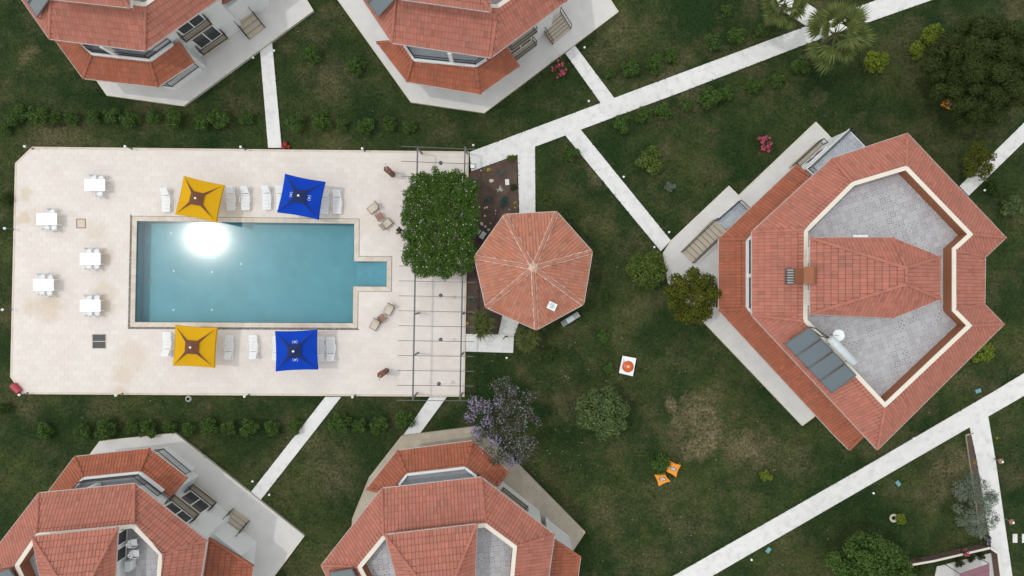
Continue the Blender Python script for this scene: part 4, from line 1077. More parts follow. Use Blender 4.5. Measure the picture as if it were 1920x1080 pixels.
TB[0] = (180, 347.5, 'white dining table farthest from the slatted drain grate', TB[0][3], 'T1')
for i, (x, y, lab, chs, _) in enumerate(TB):
    c = G(x, y, .72); o = tbl if first[0] else copy_tree(tbl); first[0] = False
    o.location = (c.x, c.y, DZ + .003); o['label'] = lab; o['group'] = 'white dining tables on the deck'
    for j, (dx, sd) in enumerate(chs):
        k = chr_ if first[1] else copy_tree(chr_); first[1] = False
        k.location = (c.x + dx, c.y + sd * random.uniform(.58, .68), DZ + .003); k.rotation_euler = (0, 0, (math.pi if sd > 0 else 0) + random.uniform(-.12, .12))
        k['label'] = 'white garden chair at the %s, %s-parasol side, %s' % (where[i], 'tilted' if sd > 0 else 'straight', 'pool end' if dx > 0 else 'outer end'); k['group'] = 'chairs at the ' + where[i]
for j, (x, y, rz, w_) in enumerate(((251.5, 1017, -1.45, 'farther from the cabinet'), (255, 1037, -1.55, 'beside the cabinet'))):
    c = G(x, y, ZF + .4); copy_tree(chr_, (c.x, c.y, ZF + .003), rz, 'white plastic chair on a roof terrace, the one ' + w_)['group'] = 'white chairs on a roof terrace'
p = G(244, 1059, ZF + .5); r_ = thing('cabinet', 'narrow white cabinet beside the chairs on the roof terrace', 'cabinet', (p.x, p.y, ZF))
part(MB().box((p.x, p.y, ZF + .41), (.30, .62, .80)), 'carcass', 'white', r_); part(MB().box((p.x, p.y, ZF + .825), (.34, .66, .03)), 'top', 'tank', r_); part(MB().box((p.x + .158, p.y, ZF + .41), (.014, .56, .72)), 'door', 'white', r_)

def make_lounger():
    """white slatted plastic lounger, head end at +y, 1.9 m long"""
    r = thing('sun_lounger', '', 'lounger')
    b = MB()
    for s in (-1, 1): b.tube([(s * .29, -.90, .30), (s * .30, -.5, .32), (s * .30, .35, .32), (s * .29, .92, .28)], .032, 6)
    b.tube([(-.29, -.92, .30), (.29, -.92, .30)], .035, 6); b.tube([(-.29, .92, .28), (.29, .92, .28)], .03, 6); part(b, 'frame', 'white', r)
    for k in range(11):
        part(MB().box((0, -.84 + k * .108, .335), (.54, .074, .022)), 'slat', 'white', r)
    ba = MB(); ang = R(32)
    for s in (-1, 1): ba.beam((s * .255, .36, .345), (s * .255, .36 + .56 * math.cos(ang), .345 + .56 * math.sin(ang)), .05, .03)
    bk = part(ba, 'backrest', 'white', r)
    for k in range(6):
        q = .05 + k * .1; y = .36 + q * math.cos(ang); z = .352 + q * math.sin(ang)
        m = Matrix.Rotation(ang, 3, 'X'); part(MB().box((0, y, z), (.50, .084, .02), m=m), 'slat', 'white', bk)
    part(MB().tube([(-.2, .70, .53), (-.2, .80, .28)], .015, 5).tube([(.2, .70, .53), (.2, .80, .28)], .015, 5), 'prop', 'white', r)
    for s in (-1, 1):
        part(MB().tube([(s * .31, -.38, .33), (s * .40, -.28, .42), (s * .41, .02, .44), (s * .31, .14, .34)], .022, 6), 'armrest', 'white', r)
        for y in (-.70, .62): part(MB().tube([(s * .29, y, .30), (s * .31, y, 0)], [.04, .03], 6), 'leg', 'white', r)
    return r
lng = make_lounger(); ff = True
LN = [(312, 375, 0, 'white slatted sun lounger beside a yellow parasol, on its side towards the dining tables', 'a'), (434, 371.5, 0, 'white slatted sun lounger in the shade of the tilted yellow parasol', 'b'),
      (461, 371.5, 0, 'white slatted sun lounger next but one to the tilted yellow parasol', 'c'), (500.5, 370.5, 0, 'white slatted sun lounger standing alone between the tilted yellow and tilted blue parasols', 'd'),
      (527, 371, 0, 'white slatted sun lounger mostly under the tilted blue parasol', 'e'), (609, 378, 0, 'white slatted sun lounger in the shade of the tilted blue parasol', 'f'), (633, 378, 0, 'white slatted sun lounger farthest out beyond the tilted blue parasol', 'g'),
      (314, 646, 1, 'white slatted sun lounger beside the straight yellow parasol towards the drain grate', 'h'), (430.5, 651, 1, 'white slatted sun lounger in the shade of the straight yellow parasol', 'i'), (476, 651, 1, 'white slatted sun lounger standing alone between the straight yellow and straight blue parasols', 'j'),
      (520, 653, 1, 'white slatted sun lounger mostly under the straight blue parasol', 'k'), (600.5, 654.5, 1, 'white slatted sun lounger in the shade of the straight blue parasol', 'l'), (621, 654.5, 1, 'white slatted sun lounger farthest out beyond the straight blue parasol', 'm')]
for (x, y, fl, lab, _) in LN:
    c = G(x, y, .35); o = lng if ff else copy_tree(lng); ff = False
    o.location = (c.x, c.y, DZ + .003); o.rotation_euler = (0, 0, (math.pi if fl else 0) + random.uniform(-.04, .04)); o['label'] = lab; o['group'] = 'sun loungers round the pool'

def parasol(label, corners, ctr, mat, mat2, prints=None):
    ZC, ZM = 2.35, 2.95
    q = [G(x, y, ZC) for x, y in corners]; c = G(ctr[0], ctr[1], ZM); cg = sum(q, Vector((0, 0, 0))) / 4
    r = thing('parasol', label, 'parasol', (cg.x, cg.y, DZ), 'square parasols by the pool')
    apx = Vector((cg.x, cg.y, ZM)); v = []; f = []; NS = 8
    for e in range(4):                     # four sagging canopy panels
        a, d = q[e], q[(e + 1) % 4]; o = len(v)
        for i in range(NS + 1):
            for j in range(NS + 1):
                s = i / NS; t = j / NS; p = a.lerp(d, t).lerp(apx, s)
                sag = -.10 * math.sin(math.pi * t) * (1 - s) * (0.25 + s * 1.2); edge = (apx - a.lerp(d, .5)); inn = Vector((edge.x, edge.y, 0)).normalized() * .06 * math.sin(math.pi * t) * (1 - s)
                v.append(p + Vector((0, 0, sag)) + inn)
        f += [(o + i * (NS + 1) + j, o + i * (NS + 1) + j + 1, o + (i + 1) * (NS + 1) + j + 1, o + (i + 1) * (NS + 1) + j) for i in range(NS) for j in range(NS)]
    b = MB(); b.add(v, f); me = b.mesh('canopy', ORG[r.name]); can = part(me, 'canopy', mat, r)
    for e in range(4):                     # valance
        a, d = q[e], q[(e + 1) % 4]; b = MB(); pts = []
        for j in range(NS + 1):
            t = j / NS; mid = Vector((apx.x, apx.y, 0)) - Vector((a.lerp(d, .5).x, a.lerp(d, .5).y, 0)); inn = mid.normalized() * .06 * math.sin(math.pi * t); p = a.lerp(d, t) + inn
            pts += [p, p - Vector((0, 0, .20))]
        b.add(pts, [(2 * j, 2 * j + 1, 2 * j + 3, 2 * j + 2) for j in range(NS)]); part(b, 'valance', mat, can)
    dirs = [(p - apx) for p in q]
    for e in range(4):                     # dark gussets along the ribs
        d = dirs[e]; s = Vector((0, 0, 1)).cross(d).normalized(); b = MB(); pts = []
        for k in range(7):
            t = .27 + .60 * k / 6; w = .10 * (1 - k / 6) ** 1.3 + .008; p = apx + d * t + Vector((0, 0, .016)); pts += [p - s * w, p + s * w]
        b.add(pts, [(2 * k, 2 * k + 1, 2 * k + 3, 2 * k + 2) for k in range(6)]); part(b, 'gusset', mat2, can)
    b = MB(); pts = []
    for d in dirs: pts.append(apx + d * .33 + Vector((0, 0, .04)))
    b.add(pts + [apx + Vector((0, 0, .10))], [(0, 1, 4), (1, 2, 4), (2, 3, 4), (3, 0, 4)]); me = b.mesh('vent_cap', ORG[r.name]); o = part(me, 'vent_cap', mat2, can); md = o.modifiers.new('thick', 'SOLIDIFY'); md.thickness = .02
    part(MB().lathe(apx + Vector((0, 0, .10)), [(.085, 0), (.085, .04), (.05, .08), (0, .09)], 12), 'finial', 'white', r, True)
    part(MB().tube([(cg.x, cg.y, DZ), (cg.x, cg.y, ZM)], .03, 8), 'pole', 'steel', r); part(MB().lathe((cg.x, cg.y, DZ + .003), [(.32, 0), (.32, .06), (.08, .10), (.05, .3), (0, .3)], 16), 'base', 'stone', r)
    for d in dirs: part(MB().beam(apx + d * .05 - Vector((0, 0, .14)), apx + d * .97 - Vector((0, 0, .05)), .025, .03), 'rib', 'steel', r)
    for e in (prints or ()):               # printed emblem: three petals between two arcs
        a, d = q[e], q[(e + 1) % 4]; m = a.lerp(d, .5); ex = (d - a).normalized(); ey = (apx - m).normalized(); nn = ex.cross(ey); nn = nn if nn.z > 0 else -nn; ce = m.lerp(apx, .56) + nn * .012 - Vector((0, 0, .045))
        b = MB()
        for (ox, oy, w, h) in ((-.045, .015, .07, .10), (.03, .04, .06, .09), (.025, -.055, .09, .07)):
            b.add([ce + ex * (ox + w / 2 * math.cos(t)) + ey * (oy + h / 2 * math.sin(t)) for t in [2 * math.pi * k / 8 for k in range(8)]], [tuple(range(8))])
        for sg in (0, math.pi):
            pts = []
            for k in range(9):
                t = sg - .9 + 1.8 * k / 8; pts += [ce + ex * .19 * math.cos(t) + ey * .19 * math.sin(t), ce + ex * .17 * math.cos(t) + ey * .17 * math.sin(t)]
            b.add(pts, [(2 * k, 2 * k + 1, 2 * k + 3, 2 * k + 2) for k in range(8)])
        part(b, 'emblem_or_reflection', 'print_white', can)
parasol('tilted-square yellow parasol reaching over the pool edge', [(344.4, 329.4), (420, 346.7), (405, 417), (328, 402)], (367, 372), 'yellow', 'brown_cloth')
parasol('yellow parasol set square to the pool, beside the drain-grate end', [(328, 609.4), (406.7, 614.4), (401.7, 690), (324, 686)], (359, 651), 'yellow', 'brown_cloth')
parasol('tilted-square blue parasol with white emblems', [(534.4, 325.6), (609.4, 340.6), (596.7, 411.7), (519.4, 398)], (560, 366), 'blue', 'navy', (3, 1))
parasol('blue parasol with white emblems set square to the pool', [(515.6, 621), (594, 618), (595.6, 693), (516.7, 696.7)], (551, 659), 'blue', 'navy', (0, 2))

def make_lounge_chair():
    """low canvas lounge chair on a dark frame, faces +y"""
    r = thing('lounge_chair', '', 'chair'); b = MB()
    for s in (-1, 1):
        b.tube([(s * .28, .38, 0), (s * .28, .30, .34), (s * .28, -.32, .30), (s * .28, -.52, .74)], .02, 6); b.tube([(s * .28, -.30, .30), (s * .28, -.36, 0)], .02, 6)
    b.beam((-.28, -.53, .75), (.28, -.53, .75), .05, .06); b.beam((-.28, .33, .33), (.28, .33, .33), .035, .04); part(b, 'frame', 'print_dark', r)
    part(MB().box((0, 0, .35), (.52, .62, .08)), 'seat_cushion', 'rattan', r)
    part(MB().box((0, -.40, .56), (.52, .09, .46), m=Matrix.Rotation(R(24), 3, 'X')), 'back_cushion', 'rattan', r)
    return r
lc = make_lounge_chair(); fl = True
def side_table(label, x, y, rz):
    c = G(x, y, .45); r = thing('side_table', label, 'table', (c.x, c.y, DZ)); r.rotation_euler = (0, 0, rz); ORG[r.name] = Vector((0, 0, 0))
    for k in range(4): part(MB().box((-.21 + k * .14, 0, .45), (.125, .56, .03)), 'plank', 'wood_brown', r)
    for sx in (-1, 1):
        for sy in (-1, 1): part(MB().box((sx * .22, sy * .22, .215), (.05, .05, .43)), 'leg', 'wood_brown', r)
for (x1, y1, a1, x2, y2, a2, tx, ty, ta, w_) in ((699, 391.5, 2.25, 726.5, 419, 5.4 - 1.55 + 1.6, 712, 406.7, .55, 'upper'), (729, 582, 2.62, 702.5, 610, 2.62, 716, 597, .65, 'lower')):
    near_ = 'the person' if w_ == 'upper' else 'the pool steps'
    pass
    for (x, y, a, t_) in ((x1, y1, a1, 0), (x2, y2, a2, 1)):
        c = G(x, y, .4); o = lc if fl else copy_tree(lc); fl = False
        o.location = (c.x, c.y, DZ + .003); o.rotation_euler = (0, 0, a); o['group'] = 'canvas lounge chairs by the pool'
        o['label'] = {('upper', 0): 'beige canvas lounge chair by the brown side table, on the side away from the person', ('upper', 1): 'beige canvas lounge chair between brown side table and standing person',
                      ('lower', 0): 'beige canvas lounge chair closest to the bare pergola rafters', ('lower', 1): 'beige canvas lounge chair beside the pool corner below the pool steps'}[(w_, t_)]
    side_table('small brown slatted side table between two lounge chairs, near the vine' if w_ == 'upper' else 'small brown slatted side table between two lounge chairs, near the bare rafters', tx, ty, ta)

def shower(label, bx, by, tx, ty):
    c = G(bx, by, DZ); r = thing('pool_shower', label, 'shower', (c.x, c.y, DZ), 'brown pool showers')
    a = [(math.cos(t) * .30 * sx, math.sin(t) * .24 * 1.0) for t, sx in [(math.pi * k / 3, 1) for k in range(6)]]
    d = (G(tx, ty, DZ) - c); rz = math.atan2(d.y, d.x); Rm = Matrix.Rotation(rz, 2)
    a = [Rm @ Vector(p) for p in a]
    part(MB().prism([(c.x + p.x, c.y + p.y) for p in a], DZ + .003, 2.05), 'column', 'shower', r); part(MB().prism([(c.x + p.x * 1.12, c.y + p.y * 1.12) for p in a], 2.052, 2.12), 'cap', 'shower', r)
    part(MB().tube([(c.x, c.y, 2.1), (c.x, c.y, 2.3), (c.x - .12, c.y + (.34 if by < 540 else -.34), 2.34), (c.x - .12, c.y + (.40 if by < 540 else -.40), 2.26)], .018, 6), 'pipe', 'gutter', r)
    part(MB().lathe((c.x - .12, c.y + (.40 if by < 540 else -.40), 2.22), [(0, .05), (.07, .03), (.07, 0), (0, 0)], 10), 'shower_head', 'gutter', r)
shower('reddish brown pool shower column near the vine and the tilted blue parasol', 735, 326.5, 725, 318)
shower('reddish brown pool shower column near the straight blue parasol', 723.5, 696, 713, 704)

# person standing at the edge of the vine, seen from above: dark hair, taupe shirt, dark trousers
def person():
    c = G(752, 434.5, DZ); r = thing('person', 'person with dark hair in a taupe shirt and dark trousers standing beside the vine', 'person', (c.x, c.y, DZ + .003)); r.rotation_euler = (0, 0, R(168)); ORG[r.name] = Vector((0, 0, 0))
    def skin(name, mat, vs, es, rad, root):
        me = bpy.data.meshes.new(name); me.from_pydata(vs, es, []); me.materials.append(MAT[mat]); o = bpy.data.objects.new(name, me); COL.objects.link(o); o.parent = r
        o.modifiers.new('skin', 'SKIN'); sv = me.skin_vertices[0].data
        for i, q in enumerate(rad): sv[i].radius = q if isinstance(q, tuple) else (q, q); sv[i].use_root = (i == root)
        s = o.modifiers.new('sub', 'SUBSURF'); s.levels = 2; s.render_levels = 2
        return o
    # faces +x ; y is left/right
    V = [(0, 0, .95), (.0, 0, 1.12), (.0, 0, 1.30), (.0, 0, 1.42), (.02, 0, 1.52), (.03, 0, 1.60), (.03, 0, 1.69),
         (0, .17, 1.40), (.02, .25, 1.14), (.16, .24, .95), (.22, .235, .91), (0, -.17, 1.40), (-.02, -.25, 1.13), (.08, -.26, .90), (.12, -.255, .84),
         (.02, .10, .88), (.06, .11, .48), (.02, .115, .07), (.15, .125, .035), (-.01, -.10, .88), (-.04, -.11, .48), (-.14, -.115, .07), (-.02, -.125, .035)]
    E = [(0, 1), (1, 2), (2, 3), (3, 4), (4, 5), (5, 6), (3, 7), (7, 8), (8, 9), (9, 10), (3, 11), (11, 12), (12, 13), (13, 14), (0, 15), (15, 16), (16, 17), (17, 18), (0, 19), (19, 20), (20, 21), (21, 22)]
    Rd = [(.12, .15), (.105, .135), (.115, .155), (.08, .11), .055, (.085, .075), (.07, .065), .062, .047, .036, .032, .062, .047, .036, .032, .088, .06, .04, .035, .088, .06, .04, .035]
    skin('body', 'skin', V, E, Rd, 0)
    skin('shirt', 'taupe', [(0, 0, .92), (0, 0, 1.12), (0, 0, 1.30), (0, 0, 1.43), (0, .18, 1.40), (.02, .255, 1.15), (.10, .25, 1.04), (0, -.18, 1.40), (-.02, -.255, 1.14), (.03, -.26, 1.02)],
         [(0, 1), (1, 2), (2, 3), (3, 4), (4, 5), (5, 6), (3, 7), (7, 8), (8, 9)], [(.14, .18), (.13, .165), (.135, .185), (.10, .13), .085, .066, .06, .085, .066, .06], 0)
    skin('trousers', 'dark_cloth', [(0, 0, .96), (.02, .10, .86), (.06, .11, .48), (.02, .115, .10), (-.01, -.10, .86), (-.04, -.11, .48), (-.14, -.115, .10)], [(0, 1), (1, 2), (2, 3), (0, 4), (4, 5), (5, 6)], [(.13, .165), .105, .075, .058, .105, .075, .058], 0)
    for s, p in ((1, (.22, .235, .91)), (-1, (.12, -.255, .84))):      # hands: palm with five bent fingers
        for k in range(4):
            y = p[1] + (k - 1.5) * .019; L = (.055, .07, .066, .05)[k]
            skin('finger', 'skin', [(p[0], y, p[2]), (p[0] + L * .5, y, p[2] - .02), (p[0] + L * .75, y, p[2] - .055)], [(0, 1), (1, 2)], [.010, .009, .008], 0)
        skin('thumb', 'skin', [(p[0] - .02, p[1] - s * .02, p[2] + .01), (p[0] + .01, p[1] - s * .05, p[2] - .005), (p[0] + .035, p[1] - s * .055, p[2] - .025)], [(0, 1), (1, 2)], [.011, .010, .009], 0)
    b = MB(); nn = 14; prof = []
    for i in range(7):
        t = math.pi / 2 * i / 6; prof.append((.104 * math.cos(t) + .0001, .115 * math.sin(t)))
    b.lathe((.012, 0, 1.625), [(.094, -.11), (.104, -.05)] + prof, nn); o = part(b, 'hair', 'hair', r, True); o.scale = (1.0, .92, 1.0)
    for v_ in o.data.vertices:
        if v_.co.z < 1.66 and v_.co.x > .06: v_.co.x = .055; v_.co.z = max(v_.co.z, 1.66)
    for s in (-1, 1):
        part(MB().lathe((.118, s * .032, 1.628), [(0, .011), (.011, 0), (0, -.011)], 8), 'eye', 'hair', r); part(MB().box((.03, s * .088, 1.61), (.035, .018, .055)), 'ear', 'skin', r)
        part(MB().box((.07 if s > 0 else -.09, s * .117, .03), (.25, .09, .055)), 'shoe', 'print_dark', r)
    b = MB(); b.add([(.112, -.014, 1.595), (.112, .014, 1.595), (.142, 0, 1.592), (.116, 0, 1.635)], [(0, 1, 2), (0, 2, 3), (1, 3, 2)]); part(b, 'nose', 'skin', r)
    part(MB().box((.114, 0, 1.562), (.012, .045, .010)), 'mouth', 'red', r)
person()

# ================================================================== LAMPS, COVERS, SMALL THINGS
def deck_lamp(bx, by, tx, ty, label):
    c = G(bx, by, DZ); r = thing('deck_lamp', label, 'lamp', (c.x, c.y, DZ), 'globe lamps on the deck edge'); z = DZ
    part(MB().tube([(c.x, c.y, z), (c.x, c.y, z + .82)], .03, 6), 'post', 'steel', r); part(MB().lathe((c.x, c.y, z + .004), [(.08, 0), (.08, .03), (.03, .05)], 8), 'foot', 'steel', r)
    part(MB().lathe((c.x, c.y, z + .82), [(.04, 0), (.085, .035), (.105, .10), (.085, .165), (.035, .20), (0, .205)], 10), 'globe', 'white', r, True)
SID = [(62, 279, 'at the cut deck corner without the red box'), (247, 279, 'on the deck edge opposite the tilted yellow parasol'), (460, 280, 'on the deck edge near the straight white path'), (684, 283, 'on the deck edge near the shower and vine'),
       (25, 430, 'on the short deck edge near the hatch'), (21, 580, 'on the short deck edge near the rusty stain'), (52, 737, 'beside the red box at the cut deck corner'), (230, 738, 'on the deck edge near the drain grate'),
       (467, 740, 'on the deck edge opposite the straight yellow parasol'), (666, 741, 'on the deck edge between the two slanting paths')]
for x, y, l in SID: deck_lamp(x, y, 0, 0, 'small white globe lamp on a post ' + l)
GL = [(517, 98, 'beside the straight path where it leaves the villa terrace'), (478, 111, 'in the angle between the straight path and the villa terrace'), (1095, 92, 'in the grass beside the short path of the rose-bush villa'), (1103, 192, 'where the short path meets the long diagonal path'), (1168, 333, 'halfway along the narrow path to the large villa'),
      (1252.6, 436, 'where the narrow path reaches the large villa terrace'), (477, 900, 'beside the slanting path near the white-chair villa terrace'), (508, 925, 'on the outer side of the slanting path at the white-chair villa'), (1708, 820, 'at the edge of the long path below the large villa corner'), (1633, 922, 'on the lawn side of the long path near a teal lid'),
      (1495, 944, 'at the long path edge beside the open lawn'), (1406, 1046, 'at the foot of the long path near the teal lid'), (888, 274, 'at the deck corner by the pergola'), (1225, 464, 'beside the citrus bush at the narrow path'), (950, 670, 'in the grass beside the small white paving by the gazebo'), (1811, 326, 'beside the path behind the large villa'), (1840, 358, 'in the grass across the path behind the large villa')]
for x, y, l in GL:
    c = G(x, y, 0); r = thing('garden_light', 'tiny white garden light ' + l, 'light', (c.x, c.y, 0), 'garden lights in the lawn')
    part(MB().tube([(c.x, c.y, 0), (c.x, c.y, .32)], .02, 5), 'stake', 'steel', r); part(MB().lathe((c.x, c.y, .30), [(.03, 0), (.085, .05), (.085, .12), (.03, .16), (0, .165)], 8), 'head', 'white', r)
for x, y, rz, l in ((1833, 732.7, .3, 'near the corner of the large villa'), (1683, 906, -.9, 'between the long path and the olive tree'), (1440, 1031, .9, 'beside the foot of the long path')):
    c = G(x, y, 0); r = thing('valve_box', 'teal irrigation box lid in the grass ' + l, 'valve box', (c.x, c.y, 0)); part(MB().box((c.x, c.y, .04), (.46, .32, .08), rz), 'rim', 'steel', r); part(MB().box((c.x, c.y, .092), (.42, .28, .022), rz), 'lid', 'teal', r)
for x, y, l in ((1863, 860, 'by the planted strip'), (1883, 972, 'by the grey olive tree')):
    c = G(x, y, .0); r = thing('path_lamp', 'dark post lamp with pale top at the side path ' + l, 'lamp', (c.x, c.y, 0), 'post lamps on the side path')
    part(MB().tube([(c.x, c.y, 0), (c.x, c.y, .7)], .05, 8), 'post', 'steel', r); part(MB().lathe((c.x, c.y, .7), [(.06, 0), (.2, .03), (.22, .10), (.10, .2), (0, .22)], 12), 'hood', 'wood_brown', r, True); part(MB().lathe((c.x + .06, c.y - .03, .88), [(.10, 0), (.07, .06), (0, .08)], 10), 'cap', 'white', r)
for x, l in ((1902.5, 'first white stepping stone in the grass beside the side path'), (1920, 'second white stepping stone in the grass beyond the side path'), (1937, 'third white stepping stone in the grass beyond the side path')):
    c = G(x, 1009, 0); single(MB().box((c.x, c.y, .025), (.36, .68, .05)).box((c.x, c.y, .053), (.33, .65, .008)), 'stepping_stone', 'marble', l, 'stepping stone', (c.x, c.y, 0), 'stepping stones')
# floor hatch, drain grate
c = G(152, 419, DZ); r = thing('floor_hatch', 'square tile-filled floor hatch with a brown frame in the deck', 'hatch', (c.x, c.y, DZ)); b = MB()
for s in (-1, 1): b.box((c.x + s * .34, c.y, DZ + .008), (.06, .74, .016)); b.box((c.x, c.y + s * .34, DZ + .007), (.62, .06, .014))
part(b, 'frame', 'wood_brown', r); part(MB().box((c.x, c.y, DZ + .006), (.60, .60, .010)), 'lid', 'coping', r)
c = G(186, 640, DZ); r = thing('drain_grate', 'square slatted drain grate in the deck', 'grate', (c.x, c.y, DZ)); b = MB()
for s in (-1, 1): b.box((c.x + s * .53, c.y, DZ + .010), (.05, 1.16, .020)); b.box((c.x, c.y + s * .555, DZ + .009), (1.02, .05, .018))
b.box((c.x, c.y, DZ + .009), (1.01, .06, .018)); part(b, 'frame', 'stone', r); part(MB().box((c.x, c.y, DZ + .003), (1.01, 1.06, .004)), 'pit', 'black', r)  # flat black sheet paints the shaded depth below the slats
for k in range(12):
    for s in (-1, 1): part(MB().box((c.x - .47 + k * .0855, c.y + s * .28, DZ + .010), (.045, .46, .012)), 'slat', 'steel', r)
# red box, coiled hose
c = G(31, 728, .3); r = thing('hose_box', 'red plastic box with a rounded lid beside the cut corner of the deck', 'box', (c.x, c.y, 0)); r.rotation_euler = (0, 0, R(-47)); ORG[r.name] = Vector((0, 0, 0))
part(MB().box((0, 0, .22), (.78, .40, .44)), 'body', 'red', r); b = MB(); o = []
for x in (-.40, .40):
    for k in range(9): t = math.pi * k / 8; o.append((x, .21 * math.cos(t), .445 + .13 * math.sin(t)))
b.add(o, [(k, k + 1, 10 + k, 9 + k) for k in range(8)] + [tuple(range(8, -1, -1)), tuple(range(9, 18))]); part(b, 'lid', 'red', r)
c = G(353, 748, .1); b = MB()
for k in range(3): b.tube([(c.x + (.22 - .03 * k) * math.cos(t), c.y + (.22 - .03 * k) * math.sin(t), .05 + .05 * k) for t in [2 * math.pi * i / 18 for i in range(19)]], .035, 6)
single(b, 'coiled_hose', 'gutter', 'grey coiled hose lying in the grass against the deck edge', 'hose', (c.x, c.y, 0), smooth=True)
# orange floor cushions
def cushion(label, pts, zr=.32, hgt=.26):
    q = [G(x, y, hgt) for x, y in pts]; c = sum(q, Vector((0, 0, 0))) / 4; r = thing('floor_cushion', label, 'cushion', (c.x, c.y, 0), 'orange floor cushions'); v = []; f = []; n = 10
    for sd in (1, -1):
        o = len(v)
        for i in range(n + 1):
            for j in range(n + 1):
                s, t = i / n, j / n; p = q[0].lerp(q[1], s).lerp(q[3].lerp(q[2], s), t); e = (16 * s * (1 - s) * t * (1 - t)) ** .45
                pin = .10 * (math.sin(math.pi * s) * (abs(2 * t - 1) ** 3) + math.sin(math.pi * t) * (abs(2 * s - 1) ** 3)); p = p.lerp(Vector((c.x, c.y, p.z)), pin)
                v.append((p.x, p.y, .15 + sd * (.012 + .135 * e)))
        g = [(o + i * (n + 1) + j, o + (i + 1) * (n + 1) + j, o + (i + 1) * (n + 1) + j + 1, o + i * (n + 1) + j + 1) for i in range(n) for j in range(n)]
        f += g if sd < 0 else [x[::-1] for x in g]
    b = MB(); b.add(v, f); part(b, 'cover', 'orange', r, True)
    ex = (q[1] - q[0]).normalized(); ey = (q[3] - q[0]).normalized(); ct = Vector((c.x, c.y, .302))
    def rect(w, h, z, ox=0, oy=0): return [ct + ex * (ox + sx * w / 2) + ey * (oy + sy * h / 2) + Vector((0, 0, z)) for sx, sy in ((-1, -1), (1, -1), (1, 1), (-1, 1))]
    pr = part(MB().sheet(rect(.48, .26, 0)), 'print', 'print_dark', r); b = MB(); b.sheet(rect(.40, .055, .004, 0, .05)); b.sheet(rect(.36, .055, .004, .01, -.05)); part(b, 'lettering', 'print_white', pr)
cushion('orange floor cushion with dark print, the one with the grey-green shrub drooping over it', [(1255, 863.7), (1277.4, 872.6), (1268.5, 895.6), (1247, 884)])
cushion('orange floor cushion with dark print lying flat in open grass by the grey-green shrub', [(1227.4, 890.7), (1246.7, 887.4), (1258, 903), (1235.6, 912.6)])
cushion('orange floor cushion half under the big round pine', [(1773, 182), (1795, 192), (1785, 207.5), (1764, 197)])
# white box with round orange bowl
q = W([(1167.4, 667), (1193, 671.8), (1186.6, 705.5), (1160.7, 699.3)], .5); c = sum(q, Vector((0, 0, 0))) / 4; r = thing('fire_bowl_stand', 'white square stand with a round orange bowl, alone on the lawn', 'stand', (c.x, c.y, 0))
part(MB().prism([(p.x, p.y) for p in inset([(p.x, p.y) for p in q], .05)], .0, .44), 'body', 'print_dark', r); part(MB().prism([(p.x, p.y) for p in q], .441, .5), 'top', 'white', r)
p = G(1177.5, 687.5, .55); part(MB().lathe((p.x, p.y, .502), [(.42, 0), (.44, .05), (.38, .10), (.24, .15), (.10, .17), (0, .172)], 20), 'bowl', 'orange_gloss', r, True)
b = MB()
for k in range(5):
    t = k * 1.256; b.lathe((p.x + .08 * math.cos(t), p.y + .02 + .05 * math.sin(t), .672), [(.07, 0), (.05, .012), (0, .014)], 8)
part(b, 'emblem_or_reflection', 'pink_reflection', r); b = MB(); ex = (q[3] - q[0]).normalized(); ey = (q[1] - q[0]).normalized()  # pale pink discs paint the reflection on top of the glossy bowl
for k in range(8):
    a = q[0] + ex * (.30 + k * .10) + ey * .12; b.beam(a + Vector((0, 0, .004)), a + ey * (.10 + .05 * (k % 3)) + Vector((0, 0, .004)), .035, .006)
part(b, 'lettering', 'print_dark', r)
# serving table by the gazebo
q = W([(1051, 604), (1082.5, 584.5), (1088, 592.5), (1056.5, 613.5)], .8); c = sum(q, Vector((0, 0, 0))) / 4; ex = (q[1] - q[0]); L = ex.length; rz = math.atan2(ex.y, ex.x); r = thing('metal_trolley', 'long grey metal trolley with a pale middle beside the gazebo eave', 'trolley', (c.x, c.y, 0)); r.rotation_euler = (0, 0, rz); ORG[r.name] = Vector((0, 0, 0))
part(MB().box((0, 0, .78), (L, .42, .04)), 'top', 'grey_pan', r); part(MB().box((0, 0, .60), (L * .9, .36, .28)), 'firebox', 'steel', r); part(MB().box((-.02, .0, .815), (L * .38, .40, .03)), 'lid', 'tank', r); part(MB().box((L * .49, 0, .83), (.05, .42, .05)), 'handle', 'tread', r)
for k in range(9): part(MB().box((-L * .47 + k * .045, 0, .806), (.018, .38, .012)), 'grill_bar', 'steel', r)
for sx in (-1, 1):
    for sy in (-1, 1): part(MB().box((sx * (L / 2 - .08), sy * .16, .23), (.05, .05, .46)), 'leg', 'steel', r)
